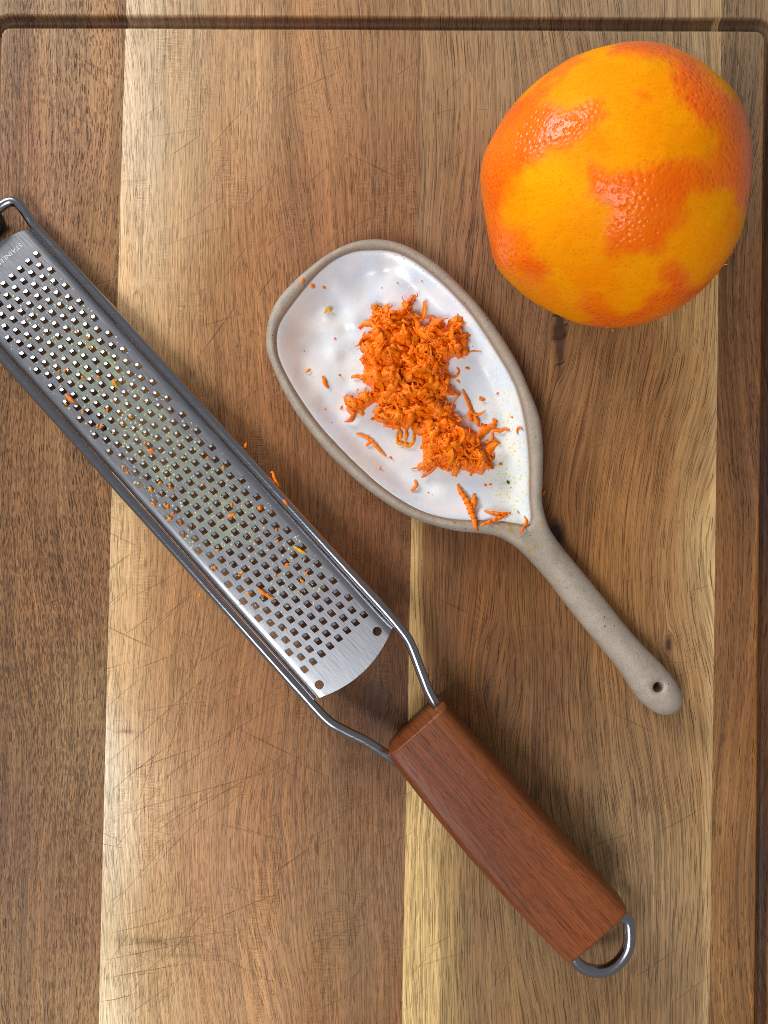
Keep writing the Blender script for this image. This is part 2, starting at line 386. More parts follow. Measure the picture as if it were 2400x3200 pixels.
# knife cuts that can be told apart: thin tapered slivers of darkened wood
cut_list = [(640,480,870,230),(880,310,1085,215),(770,640,880,520),(600,640,780,410),(905,620,1050,500),(1150,560,1290,500),(560,700,700,610),
 (0,2205,180,2100),(210,2200,330,2165),(330,2390,720,2050),(350,2470,560,2310),(380,2420,640,2330),(330,2700,560,2380),(430,2640,700,2440),(480,2560,760,2450),(330,2560,880,2400),(500,2440,900,2180),
 (330,2860,590,2560),(470,2720,640,2540),(400,2600,560,2130),(470,2500,620,2100),(560,2560,900,2350),(240,2620,385,2650),(170,2520,380,2630),(690,2575,880,2625),(660,2880,880,2790),(330,2920,640,2840),
 (340,2960,800,2900),(400,3080,640,2880),(520,3000,650,2830),(320,3060,600,3010),(330,3000,560,2950),(390,3180,560,3060),(310,3130,430,3100),(450,2000,640,1800),(340,1900,420,1820),(420,1860,560,1780),
 (20,2750,130,2640),(60,2400,200,2330),(1000,2250,1130,2180),(1010,2560,1200,2500),(1260,2480,1300,2470),(900,2700,1080,2600),(940,2960,1180,2870),(1650,2240,1790,2190),(1600,1960,1730,1940),(1330,1655,1410,1672),(1700,1290,1780,1260),
 (1850,1330,1900,1230),(1960,1290,1990,1230),(1640,1150,1700,1110),(1380,300,1460,220),(1350,360,1430,340),(1480,340,1530,345),(1370,520,1450,470),(2060,2600,2200,2520),(1850,2640,1980,2600),(1800,2680,1900,2630),(1990,3050,2120,2960),
 (1980,1380,2040,1300),(2150,1850,2220,1830),(1320,1720,1400,1690),(820,2450,1000,2330),(700,2270,900,2130),(560,2120,720,2010),(420,2230,640,2190),(650,2160,760,2090)]
sl = []
def sliver(x0, y0, x1, y1, wid):
    n = 14; t = np.linspace(0, 1, n); bend = random.uniform(-6, 6)
    d = np.array([x1-x0, y1-y0], float); L = np.hypot(*d); nrm = np.array([-d[1], d[0]])/L
    c = np.array([x0, y0])+t[:, None]*d+nrm*(bend*np.sin(t*math.pi)+rng.normal(0, .35, n))[:, None]
    hw = wid*np.sin(np.clip(t, .03, .97)*math.pi)**.5*rng.uniform(.6, 1.1, n)
    a = c+nrm*hw[:, None]; b = c-nrm*hw[:, None]
    V = [P(*p, .00004) for p in a]+[P(*p, .00004) for p in b]
    return V, [(i, i+1, n+i+1, n+i) for i in range(n-1)]
for q in cut_list: sl.append(sliver(*q, random.uniform(.6, 1.15)))
for i in range(150):
    if i % 3 < 2: x, y = random.uniform(300, 1150), random.uniform(1900, 3200)
    else: x, y = random.uniform(380, 2200), random.uniform(130, 3190)
    a = random.choice([.55, .8, .7, .35, 1.1, -.3])+random.gauss(0, .12); L = random.uniform(40, 190)
    sl.append(sliver(x, y, x+L*math.cos(a), y-L*math.sin(a), random.uniform(.35, .75)))
m = M('knife_cut_wood'); nz = m.noise(m.co(), 900, 2)
m.p(Base_Color=(.12, .065, .033, 1), Roughness=.7)
tr = m.n('ShaderNodeBsdfTransparent').outputs[0]
ms = m.n('ShaderNodeMixShader', i0=m.rng(nz, .3, .7, .30, .75), i1=tr, i2=m.b.outputs[0]); m.t.links.new(ms.outputs[0], m.o.inputs[0])
V, F = join(sl); V[:, 2] -= ZB
obj('knife_cuts', mesh_data('knife_cuts', V, F, False), m.m, board, kind='stuff')

# ================================================================== SPOON REST
spo = [(1166,746),(1235,754),(1304,783),(1373,829),(1441,892),(1504,960),(1567,1046),(1619,1132),(1659,1224),(1688,1304),(1699,1396),(1698,1493),(1697,1570),(1717,1645),(1755,1700),(1804,1759),(1880,1851),(1988,1987),(2086,2090),
 (2124,2139),(2143,2182),(2135,2217),(2104,2238),(2070,2238),(2037,2220),(1999,2182),(1945,2101),(1880,2020),(1826,1955),(1771,1884),(1717,1813),(1663,1754),(1609,1705),(1556,1676),(1500,1666),(1430,1659),(1350,1639),(1270,1608),
 (1201,1567),(1132,1516),(1075,1464),(1018,1407),(966,1344),(920,1281),(880,1212),(852,1149),(834,1098),(831,1041),(843,983),(869,932),(909,886),(966,835),(1029,789),(1098,757)]
spi = [(1161,776),(1224,780),(1287,806),(1350,852),(1407,903),(1470,972),(1522,1046),(1562,1109),(1602,1178),(1625,1235),(1642,1304),(1653,1379),(1659,1464),(1659,1550),(1664,1620),(1650,1642),(1602,1636),(1544,1628),(1470,1628),(1401,1622),
 (1327,1602),(1258,1567),(1189,1519),(1121,1459),(1058,1396),(1000,1333),(949,1264),(909,1201),(874,1132),(862,1086),(862,1041),(874,1001),(909,949),(949,898),(995,846),(1046,806),(1103,782)]
RH = .0100; FL = .0056
so = resample(P2(spo, .0085), .0007); si = resample(P2(spi, RH), .0007)
rng.normal(0, .00006, len(si))
hc = P(2058, 2148, .009)[:2]; hr = .00165
hole = np.array([hc+hr*np.array([math.cos(a), math.sin(a)]) for a in np.linspace(0, 2*math.pi, 28, endpoint=False)])
neck = P(1700, 1690, .009)[:2]; hdir = P(2100, 2180, .009)[:2]-neck; hlen = np.linalg.norm(hdir); hdir /= hlen
dimples = [(1140,900,44,-2),(990,1060,42,-2),(925,1010,34,-2),(1250,850,40,1.2),(1050,880,30,1.5),(1000,1300,40,-1.6),(1080,1430,40,-1.6),(1240,1540,40,-1.6),(1340,1580,35,1.4),(900,1130,35,1.6),(1000,1180,50,1.),(1060,960,24,-1.3),(1110,1000,26,1.2),(1020,980,20,1.1),(1190,960,26,-1.2),(1080,1040,22,-1.3),(1050,1110,24,1.3),(1120,1090,22,-1.),(940,930,22,1.2),(1210,840,22,-1.2),(1100,840,22,1.1),(960,1090,20,-1.2),(1300,900,26,-1.1),(930,1180,22,-1.3),(980,1240,24,1.2)]+[(rng.uniform(860, 1650), rng.uniform(790, 1620), rng.uniform(18, 42), rng.uniform(-1, 1)) for _ in range(60)]
dimp = [(P(a, b, FL)[:2], r*1e-4, s*.00062) for a, b, r, s in dimples]
def spoon_z(p):
    d = dist_poly(p, so); di = sdist(p, si)
    al = (p-neck)@hdir
    hb = sstep(-.004, .010, al)
    r = .0022+.0042*hb; drop = .0024+.0018*hb
    t = np.clip((r-d)/r, 0, 1)
    z = RH-.0008*hb-drop+drop*np.sqrt(1-t*t)
    z = z+.0006*sstep(.02, .05, al)
    dh = np.linalg.norm(p-hc, axis=1)-hr
    z = z-.0007*sstep(.0012, 0, dh)**2
    z = z-.0010*np.clip((di+.0013)/.0013, 0, 1)**2*(di < 0)
    zi = RH-.0010-(RH-.0010-FL)*sstep(0, .0070, di)**.9
    z = np.where(di > 0, zi, z)
    bow = sstep(.001, .008, di)
    for c, rr, s in dimp:
        z = z+bow*s*np.exp(-((p-c)**2).sum(1)/rr**2)
    return z
rings = []
nso = normals2(so)
for o_ in (.0002, .0005, .0009, .0014, .002, .0028, .0038):
    q = so+nso*o_; q = q[dist_poly(q, so) > o_*.93]; rings.append(q[::1 if o_ < .001 else 2])
nsi = normals2(si)
ring_i = [si+nsi*.0005, si-nsi*.0005]
fp = fill_points(so, .0012, .0042)
q = np.vstack(rings+[r_[(np.abs(sdist(r_, si)) > .0003)] for r_ in ring_i]+[fp])
q = q[np.linalg.norm(q-hc, axis=1) > hr+.0004]
dsi = np.abs(sdist(q, si)); q = q[(dsi > .00025)]
q = q+rng.normal(0, 2e-6, q.shape)
hro = np.array([hc+(hr+.0005)*np.array([math.cos(a), math.sin(a)]) for a in np.linspace(.1, 2*math.pi+.1, 28, endpoint=False)])
v2, tr, loops = cdt([so, hole, si], np.vstack([q, hro]))
cen = v2[tr].mean(1)
ok = inside(cen, so) & ~inside(cen, hole); tr = tr[ok]
z = spoon_z(v2); V = [np.c_[v2, z]]; F = [tuple(t) for t in tr]
# outer wall and foot
lo = loops[0]; n_ = len(lo); base = len(v2); prev = lo
A = np.sum(so[:, 0]*np.roll(so[:, 1], -1)-np.roll(so[:, 0], -1)*so[:, 1])
top = z[lo]
def strip(prev, cur, flip):
    for i in range(n_):
        j = (i+1) % n_; a = (prev[i], cur[i], cur[j], prev[j]); F.append(a if not flip else a[::-1])
for off, fz in ((-.0001, .75), (.0002, .5), (.0008, .28), (.002, .1), (.0032, 0.)):
    c = so+nso*off; V.append(np.c_[c, top*fz]); cur = list(range(base, base+n_)); base += n_
    strip(prev, cur, A < 0); prev = cur
F.append(tuple(prev) if A < 0 else tuple(prev[::-1]))
# hole wall
lh = loops[1]; m_ = len(lh); V.append(np.c_[hole, np.full(m_, .0002)]); cur = list(range(base, base+m_)); base += m_
for i in range(m_):
    j = (i+1) % m_; F.append((lh[i], lh[j], cur[j], cur[i]))
V = np.vstack(V)
spoon = empty('spoon_rest', tuple(P(1350, 1300, 0)), 'spoon-shaped ceramic rest with white glazed bowl and bare beige handle, holding the zest', 'spoon rest')
SL = np.array(spoon.location)
m = M('beige_stoneware'); ob = m.co()
n1 = m.noise(ob, 350, 4, .6); n2 = m.noise(ob, 4200, 2, .6)
vo = m.n('ShaderNodeTexVoronoi', Vector=ob, Scale=620.); sp = m.rng(vo.outputs['Distance'], .10, .2, 1., 0.)
pick = m.rng(m.n('ShaderNodeSeparateColor', i0=vo.outputs['Color']).outputs[0], .80, .86, 0., 1.)
vo2 = m.n('ShaderNodeTexVoronoi', Vector=ob, Scale=1900.); sp2 = m.rng(vo2.outputs['Distance'], .16, .28, .55, 0.)
col = m.mix(m.rng(n1, .3, .7), C4(160, 147, 131), C4(180, 165, 146))
col = m.mix(m.rng(n2, .35, .7, 0., .45), col, C4(138, 122, 106))
col = m.mix(m.math('MULTIPLY', sp, pick), col, C4(60, 46, 36)); col = m.mix(m.math('MULTIPLY', sp2, .8), col, C4(112, 94, 78))
yl = m.attr('yellow', 'Fac'); yn = m.rng(m.noise(ob, 500, 3), .42, .6)
col = m.mix(m.math('MULTIPLY', m.math('MULTIPLY', yl, yn), .75), col, C4(160, 130, 40))
br = m.attr('edge', 'Fac'); col = m.mix(m.math('MULTIPLY', br, .75), col, C4(128, 92, 58))
m.p(Base_Color=col, Roughness=m.rng(n2, .3, .7, .42, .62), Normal=m.bump(m.math('ADD', n2, m.math('MULTIPLY', n1, 1.5)), .00016, .7))
m.b.inputs['Specular IOR Level'].default_value = .5
me = mesh_data('body', V-SL, F)
sp_px = to_px(V)
yel = np.zeros(len(V))
for (x, y, r) in ((1655, 1705, 20), (1668, 1716, 12), (1575, 1655, 26), (1690, 1640, 12), (1742, 1806, 8), (1563, 1072, 10), (1580, 1100, 12), (1590, 1650, 14), (1625, 1690, 10)):
    yel += np.exp(-((sp_px-[x, y])**2).sum(1)/r**2)
attr(me, 'yellow', np.clip(yel, 0, 1), 'FLOAT')
attr(me, 'edge', np.exp(-(sdist(V[:, :2], si)/.00045)**2), 'FLOAT')
body = obj('body', me, m.m, spoon)
# glaze: its own pooled layer inside the bowl
gi = si+nsi*.00015
gpts = np.vstack([si+nsi*.0005, (si+nsi*.0010)[::2], fill_points(si, .0011, .0014)])
v2, tr, loops = cdt([gi], gpts); cen = v2[tr].mean(1); tr = tr[inside(cen, gi)]
gz = spoon_z(v2)+.00016; gz[loops[0]] -= .00025
m = M('white_glaze'); ob = m.co()
n1 = m.noise(ob, 130, 4, .6); n2 = m.noise(ob, 1500, 3, .6); n3 = m.noise(ob, 260, 3)
col = m.mix(m.rng(n1, .38, .62), C4(213, 223, 233), C4(230, 230, 228))
pk = m.attr('warm', 'Fac'); col = m.mix(m.math('MULTIPLY', pk, .6), col, C4(222, 196, 172))
eg = m.attr('edge', 'Fac'); col = m.mix(m.math('MULTIPLY', eg, m.rng(n3, .35, .65, .6, 1.)), col, C4(132, 98, 66))
vo = m.n('ShaderNodeTexVoronoi', Vector=ob, Scale=330.); sp = m.rng(vo.outputs['Distance'], .05, .11, .85, 0.)
pick = m.rng(m.n('ShaderNodeSeparateColor', i0=vo.outputs['Color']).outputs[0], .80, .83, 0., 1.)
col = m.mix(m.math('MULTIPLY', sp, pick), col, C4(105, 88, 72))
yl = m.attr('yellow', 'Fac'); vo = m.n('ShaderNodeTexVoronoi', Vector=m.map(ob, (1, 1, 0.05)), Scale=900.)
yd = m.math('MULTIPLY', m.rng(vo.outputs['Distance'], .20, .42, 1., 0.), m.rng(m.n('ShaderNodeSeparateColor', i0=vo.outputs['Color']).outputs[1], .35, .5, 0., 1.))
col = m.mix(m.math('MULTIPLY', m.math('ADD', m.math('MULTIPLY', yd, .85), .14), yl, clamp=True), col, C4(222, 205, 80))
m.p(Base_Color=col, Roughness=m.rng(n3, .3, .7, .22, .38), Normal=m.bump(m.math('ADD', m.math('MULTIPLY', n3, 1.), m.math('MULTIPLY', n2, .12)), .00022, .55))
m.p(Coat_Weight=.25, Coat_Roughness=.12)
m.b.inputs['Specular IOR Level'].default_value = .5
GV = np.c_[v2, gz]; gpx = to_px(GV)
me = mesh_data('glaze', GV-SL, tr)
warm = np.exp(-(((gpx-[930, 1100])/[90, 300])**2).sum(1))+np.exp(-(((gpx-[1150, 1440])/[150, 110])**2).sum(1))*.8
attr(me, 'warm', np.clip(warm, 0, 1), 'FLOAT'); attr(me, 'edge', np.exp(-np.abs(sdist(v2, si))/.00045), 'FLOAT')
ye = np.exp(-(((gpx-[1600, 1500])/[95, 170])**2).sum(1))*1.0+np.exp(-(((gpx-[1590, 1320])/[60, 110])**2).sum(1))*.5+np.exp(-(((gpx-[1110, 1110])/[70, 130])**2).sum(1))*.42+np.exp(-(((gpx-[1450, 1240])/[50, 60])**2).sum(1))*.5+np.exp(-(((gpx-[1300, 1480])/[60, 60])**2).sum(1))*.35
attr(me, 'yellow', np.clip(ye, 0, 1), 'FLOAT')
obj('glaze', me, m.m, spoon)
def glaze_z(x, y):
    return float(spoon_z(np.array([[x, y]]))[0])+.00025

# ================================================================== ZEST
def zest_mat(name, c1, c2, c3, sss=.08):
    m = M(name); ob = m.co(); a = m.attr('tint', 'Fac')
    n1 = m.noise(ob, 420, 3, .6); n2 = m.noise(ob, 2600, 3, .6)
    col = m.mix(m.rng(n1, .35, .68), c1, c2); col = m.mix(m.rng(m.math('ADD', a, m.math('MULTIPLY', m.math('SUBTRACT', n1, .5), .8)), .55, 1.0), col, c3)
    m.p(Base_Color=col, Roughness=m.rng(n2, .3, .7, .14, .34), Normal=m.bump(n2, .00022, .8), Subsurface_Weight=sss, Subsurface_Radius=(.003, .0012, .0001), Subsurface_Scale=1.)
    m.b.subsurface_method = 'RANDOM_WALK'
    m.b.inputs['Specular IOR Level'].default_value = .32
    return m.m
ZM = zest_mat('orange_zest', C4(255, 116, 0), C4(255, 132, 2), C4(255, 148, 4))
ZY = zest_mat('yellow_zest', C4(236, 140, 6), C4(240, 160, 16), C4(240, 190, 40))
def ribbon(path, wid, thick=.00022, jag=.25, roll=0., rolls=0., cup=.25, blunt=.12):
    """closed thin shred along a 3-D path with ragged edges"""
    path = np.asarray(path, float); n = len(path)
    T = np.gradient(path, axis=0); T /= np.linalg.norm(T, axis=1)[:, None]+1e-12
    V = []
    for i in range(n):
        t = i/(n-1); up = np.array([0, 0, 1.]); s = np.cross(T[i], up)
        if np.linalg.norm(s) < .05: s = np.array([1., 0, 0])
        s /= np.linalg.norm(s); u = np.cross(s, T[i])
        a = roll+rolls*t; s, u = s*math.cos(a)+u*math.sin(a), u*math.cos(a)-s*math.sin(a)
        w_ = wid*(max(blunt, math.sin(math.pi*min(max(t, .04), .96)))**.45)
        wl = w_*random.uniform(1-jag, 1+jag); wr = w_*random.uniform(1-jag, 1+jag)
        c = path[i]; k = cup*w_
        V += [c-s*wl+u*k, c+u*thick, c+s*wr+u*k, c+s*wr*.9+u*(k-thick), c-u*thick*.8, c-s*wl*.9+u*(k-thick)]
    F = list(map(tuple, grid_faces(n, 6, True)))
    F += [(5, 4, 3, 2, 1, 0), tuple((n-1)*6+i for i in range(6))]
    return np.array(V), F
def curve_pts(p0, ang, L, curl, lift, n=9, zf=None):
    """free curl starting at p0"""
    pts = [np.array(p0, float)]; a = ang; st = L/(n-1)
    for i in range(n-1):
        a += curl/(n-1)+random.gauss(0, .12); el = lift*math.cos(math.pi*i/(n-1))
        pts.append(pts[-1]+st*np.array([math.cos(a)*math.cos(el), math.sin(a)*math.cos(el), math.sin(el)]))
    return np.array(pts)
pile_px = [(x/2.765+1000, y/2.765+880) for x, y in [(800,95),(832,125),(800,200),(790,250),(745,300),(790,360),(850,345),(900,365),(940,345),(950,290),(1000,295),(1070,310),(1078,385),(1150,350),(1220,370),(1232,430),(1258,460),(1240,530),(1258,600),(1240,640),(1170,645),
 (1130,665),(1115,720),(1100,770),(1120,850),(1130,900),(1080,1000),(1010,985),(1050,1040),(1120,1050),(1170,1060),(1160,1120),(1200,1180),(1230,1240),(1290,1250),(1350,1290),(1390,1330),(1385,1400),(1440,1450),(1490,1540),(1500,1580),(1450,1600),(1410,1670),
 (1330,1655),(1250,1630),(1180,1615),(1110,1640),(1070,1615),(1000,1605),(940,1640),(850,1620),(860,1570),(900,1520),(890,1440),(930,1400),(900,1360),(880,1280),(870,1210),(800,1205),(760,1260),(640,1270),(560,1240),(530,1180),(475,1110),(515,1045),(430,1065),
 (380,1105),(260,1135),(218,1090),(262,1040),(330,1010),(330,965),(400,950),(500,970),(430,900),(370,860),(365,800),(382,760),(372,700),(402,655),(382,630),(412,560),(402,480),(440,460),(450,400),(432,350),(405,320),(440,290),(482,210),(540,220),(600,240),(660,235),(735,170)]]
pp = resample(P2(pile_px, .0075), .00045)
npp = normals2(pp); pp = pp+npp*rng.normal(0, .00022, len(pp))[:, None]
pf = fill_points(pp, .00052, .0004)
v2, tr, loops = cdt([pp], pf); cen = v2[tr].mean(1); tr = tr[inside(cen, pp)]
dp = dist_poly(v2, pp)
co = np.c_[v2, np.zeros(len(v2))]
nA = N3(co, 260, 3.); nB = N3(co, 640, 9.); nC = N3(co, 1500, 1.); nD = N3(co, 3200, 5)
zf = spoon_z(v2)
def ridge(n): return 1-np.abs(n)*2
hm = .0052*(1-np.exp(-dp/.0016))
zz = zf+.0002+np.maximum(hm*(1+.30*nA)+sstep(0, .0006, dp)*(.0020*nA+.0013*ridge(nB)*.8+.0006*nC+.00022*nD-.0005), .0001)
# pits
pits = [(745, 560, 32), (980, 575, 14), (905, 890, 26), (860, 1030, 26), (600, 755, 14), (610, 1190, 16), (990, 430, 12), (665, 400, 10), (700, 830, 12), (1360, 1540, 40), (1020, 1460, 18)]
ppx = to_px(np.c_[v2, zz])
for x, y, r in pits:
    g_ = np.exp(-((ppx-[x/2.765+1000, y/2.765+880])**2).sum(1)/(r/2.765)**2)
    zz = zz*(1-g_*.65)+(zf+.0004)*g_*.65
PV = np.c_[v2, zz]
nb = len(PV); lp = loops[0]; BV = np.c_[pp, zf[lp]+.00002]
F = [tuple(t) for t in tr]
A = np.sum(pp[:, 0]*np.roll(pp[:, 1], -1)-np.roll(pp[:, 0], -1)*pp[:, 1])
for i in range(len(lp)):
    j = (i+1) % len(lp); q = (lp[i], nb+i, nb+j, lp[j]); F.append(q if A > 0 else q[::-1])
parts = [(np.vstack([PV, BV]), F)]; tint = [np.r_[np.clip(.25-.25*nA+(.35*np.exp(-dp/.0008)), 0, 1), np.full(len(BV), .6)]]
inner = v2[dp > .0006]; zin = zz[dp > .0006]
for i in range(400):
    k = random.randrange(len(inner)); p = inner[k]; L = random.choice([.0020, .0032, .0048, .0062])*random.uniform(.7, 1.3)
    pts = curve_pts((p[0], p[1], zin[k]-.0001), random.uniform(0, 6.28), L, random.gauss(0, 2.4), random.uniform(-.1, .5), n=8)
    zc = np.array([0.0]*len(pts))
    # keep the shred lying on the mound, not hovering
    dd = ((inner[:, None, :]-pts[None, :, :2])**2).sum(-1) if False else None
    idx = [int(np.argmin(((inner-q_[:2])**2).sum(1))) for q_ in pts]
    far = np.array([np.sqrt(((inner[ii]-q_[:2])**2).sum()) for ii, q_ in zip(idx, pts)])
    zs = np.where(far > .0012, zin[idx]-.0012, zin[idx])
    pts[:, 2] = zs*.75+pts[:, 2]*.25+.00025+.0005*np.sin(np.linspace(0, math.pi, 8))*random.random()
    parts.append(ribbon(pts, random.choice([.0002, .0006, .0009, .0013]), .00018, .20, random.uniform(-.7, .7), random.gauss(0, .7), random.uniform(.1, .6), .42))
    tint.append(np.full(len(parts[-1][0]), random.uniform(0, .75)))
# shreds poking out along the rim of the heap
for i in range(38):
    k = random.randrange(len(pp)); p = pp[k]+npp[k]*.0008; a = math.atan2(-npp[k][1], -npp[k][0])+random.gauss(0, .6)
    z0 = spoon_z(p[None])[0]+random.uniform(.0008, .003)
    pts = curve_pts((p[0], p[1], z0), a, random.uniform(.0016, .003), random.gauss(0, 1.5), -.35, n=7)
    pts[:, 2] = np.maximum(pts[:, 2], spoon_z(pts[:, :2])+.0004)
    parts.append(ribbon(pts, random.choice([.00022, .0004, .0006]), .00014, .35, random.uniform(-.6, .6), random.gauss(0, .8), .25, .35))
    tint.append(np.full(len(parts[-1][0]), random.uniform(.2, 1)))
V, F = join(parts); me = mesh_data('orange_zest_heap', V, F)
attr(me, 'tint', np.concatenate(tint), 'FLOAT')
obj('orange_zest_heap', me, ZM, kind='stuff', label='heap of moist bright orange zest shreds piled in the middle of the white glaze', cat='orange zest')

def shred(pxs, wid, label, group=None, mat=None, surf=None, lift=.0004, tintv=.3, name='zest_shred', cat='zest shred', extra=()):
    """one shred laid along photo points, resting on its surface"""
    ps = []
    for run in (pxs,)+tuple(extra):
        q = resample(np.array([[*run_[:2]] for run_ in run], float), 5, closed=False)
        n = len(q); pts = []
        for i, (x, y) in enumerate(q):
            if surf is None:
                w0 = P(x, y, .0055); zz_ = glaze_z(w0[0], w0[1]); w0 = P(x, y, zz_)
                w0[2] = glaze_z(w0[0], w0[1])
            else: w0 = surf(x, y)
            w0[2] += wid*.30+.00012+lift*math.sin(math.pi*i/(n-1))*(.6+.4*math.sin(i*1.9))
            pts.append(w0)
        ps.append(ribbon(pts, wid*.92, .00016, .24, random.uniform(-.15, .15), random.gauss(0, .25), .35))
    V, F = join(ps); c = V.mean(0).copy(); c[2] = V[:, 2].min()
    me = mesh_data(name, V-c, F); attr(me, 'tint', np.full(len(V), tintv), 'FLOAT')
    o = obj(name, me, mat or ZM, label=label, cat=cat, group=group); o.location = c; return o
def c5(*p): return [(x/1.7463+800, y/1.7463+720) for x, y in p]
def c6(*p): return [(x/2.765+1000, y/2.765+880) for x, y in p]
shred(c5((360,798),(372,815),(380,845),(396,864)), .00062, 'short straight orange zest strip left of the heap, halfway to the rim')
shred(c6((310,1315),(360,1325),(415,1355),(455,1385),(490,1430),(540,1480),(570,1508)), .00062, 'long forked orange zest shred lying on the glaze below left of the heap', extra=(c6((450,1380),(425,1395),(398,1425)),))
shred(c6((1180,745),(1200,775),(1180,815),(1140,830),(1112,805)), .00040, 'thin hook-shaped zest curl just right of the heap')
shred(c6((1232,935),(1250,985),(1275,1040),(1300,1110),(1330,1150),(1380,1150),(1425,1120)), .00078, 'branching zest shred reaching up right of the heap', extra=(c6((1330,1150),(1350,1200),(1370,1260)), c6((1300,1110),(1290,1160),(1320,1210))), tintv=.5)
shred(c6((1480,1330),(1500,1290),(1560,1290),(1600,1275),(1640,1285)), .00060, 'ragged zest clump with a thin tail at the lower right of the heap', extra=(c6((1490,1200),(1505,1215),(1535,1212)), c6((1490,1300),(1480,1370),(1420,1400),(1380,1400)), c6((1490,1360),(1530,1390),(1560,1400))), tintv=.5)
shred(c6((690,1265),(665,1330),(670,1390),(700,1400),(730,1410),(770,1420),(800,1400),(812,1330),(800,1240)), .00055, 'golden looped zest shred hanging below the heap', tintv=.9, extra=(c6((690,1280),(700,1330),(680,1380)), c6((740,1260),(745,1330),(730,1400))))
shred(c6((1255,630),(1290,610),(1340,605),(1395,602)), .00026, 'hair-thin zest thread sticking out from the right side of the heap', tintv=.8)
shred(c6((385,440),(372,470),(385,505),(350,540),(300,565)), .00042, 'thin zest shred curling out of the upper left side of the heap', tintv=.5)
shred(c6((785,1622),(830,1612),(880,1618),(930,1600)), .00028, 'thin pointed zest thread at the lower left foot of the heap', tintv=.6)
shred(c5((863,1365),(876,1385),(868,1405),(843,1420)), .00062, 'small curled zest piece on the glaze below the heap')
shred(c5((1100,1388),(1115,1425),(1145,1470),(1165,1520),(1185,1570),(1195,1610),(1208,1640)), .00105, 'thick twisted zest strip hanging over the lower rim of the bowl', extra=(c5((1190,1440),(1185,1500),(1175,1540)),), lift=.0012)
shred(c5((1245,1530),(1290,1540),(1340,1545),(1390,1542)), .0007, 'fan-shaped zest scrap by the lower rim, beside the thick strip', extra=(c5((1370,1552),(1310,1575),(1260,1595),(1225,1610)),), lift=.0008)
shred(c5((1463,1560),(1475,1590),(1455,1625),(1432,1660)), .00050, 'slim zest scrap at the pointed corner of the glaze by the handle', tintv=.6)
shred(c5((1427,1112),(1425,1085),(1445,1075),(1455,1090)), .00040, 'tiny zest curl near the right rim of the bowl')
shred(c5((375,455),(390,430),(415,442),(400,432),(385,425)), .00055, 'small yellow zest fleck on the glaze at upper left of the heap', mat=ZY, tintv=.8)
shred(c5((1220,910),(1225,925),(1250,925)), .00062, 'small wedge of zest right of the heap, below the round crumb')
shred(c6((1490,1185),(1505,1205),(1538,1212)), .0005, 'zest flake above the ragged clump, near the right rim')
shred(c5((268,775),(285,768),(298,760)), .00045, 'flat yellow orange flake on the left part of the glaze', mat=ZY)
cr = [(946,880,1.1),(975,893,1.2),(1012,898,.9),(1061,1172,.7),(1461,1151,1.0),(1555,1229,.7),(1564,1451,1.0),(1187,1464,.7),(1338,1539,.5),(1220,1430,.8),(1318,877,.5),(1242,884,.5),(1083,1235,.5),(1046,1058,.6),(1517,1517,.8),(1532,1515,.7),
      (1430,1190,.7),(1435,1194,.6),(1166,1310,1.1),(1067,1274,.9),(1016,1278,.5),(1600,1303,.6)]
def crumb(px, py, s, label, group, surf=None, mat=None, name='zest_crumb', cat='zest crumb'):
    bmv = []; n1, n2 = 6, 8
    for i in range(n1):
        for j in range(n2):
            a = math.pi*i/(n1-1); b = 2*math.pi*j/n2
            r = (1+random.uniform(-.35, .35))
            bmv.append((math.sin(a)*math.cos(b)*r, math.sin(a)*math.sin(b)*r*.6, max(-.4, math.cos(a)*.55*r)))
    V = np.array(bmv)*s*.00055; an = random.uniform(0, 3.1); R_ = np.array([[math.cos(an), -math.sin(an), 0], [math.sin(an), math.cos(an), 0], [0, 0, 1]])
    V = V@R_.T; V[:, 2] -= V[:, 2].min()
    F = [tuple(q[::-1]) for q in grid_faces(n1, n2, True)]
    if surf is None: w0 = P(px, py, .0055); w0 = P(px, py, glaze_z(w0[0], w0[1])); w0[2] = glaze_z(w0[0], w0[1])-.0001
    else: w0 = surf(px, py)
    me = mesh_data(name, V, F); attr(me, 'tint', np.full(len(V), random.uniform(.1, .8)), 'FLOAT')
    o = obj(name, me, mat or ZM, label=label, cat=cat, group=group); o.location = w0; return o
cl = ['zest crumb stuck on the upper left rim of the spoon rest', 'zest crumb just inside the upper left rim, between two other crumbs', 'round zest crumb near the upper left rim, nearest the heap of three', 'zest crumb on the glaze right of the flat yellow flake',
 'biggest round crumb right of the heap, above the wedge', 'upright zest crumb near the right rim, above the wedge', 'curved zest crumb beside the lower right foot of the heap', 'zest crumb alone low on the glaze, left of the curled piece', 'faint zest speck below the small curled piece',
 'yellow crumb at the lower end of the long forked shred', 'zest speck highest on the glaze, above and right of the heap', 'yellow speck above the tip of the heap, below the upper rim', 'pale speck between the short strip and the left arm of the heap', 'orange speck left of the thin upper left shred',
 'left one of a pair of crumbs below the heap, near the herb fleck', 'right one of a pair of crumbs below the heap, near the herb fleck', 'larger of two crumbs touching under the hook-shaped curl', 'smaller of two crumbs touching under the hook-shaped curl', 'golden crumb tucked under the left arm of the heap',
 'yellow crumb at the tip of the left arm of the heap', 'faint speck on the glaze below the short straight strip', 'fine speck between the ragged clump and the right rim']
for (x, y, s), lb in zip(cr, cl): crumb(x, y, s*1.25, lb, 'zest crumbs on the white glaze')
crumb(1698, 1540, 1.7, 'lone zest crumb on the wood beside the neck of the spoon rest', None, surf=lambda x, y: P(x, y, .00005))
GR = M('green_herb'); GR.p(Base_Color=C4(34, 86, 18), Roughness=.3)
crumb(1588, 1508, 1.3, 'tiny dark green herb fleck on the white glaze near the handle', None, mat=GR.m, name='herb_fleck', cat='herb fleck')
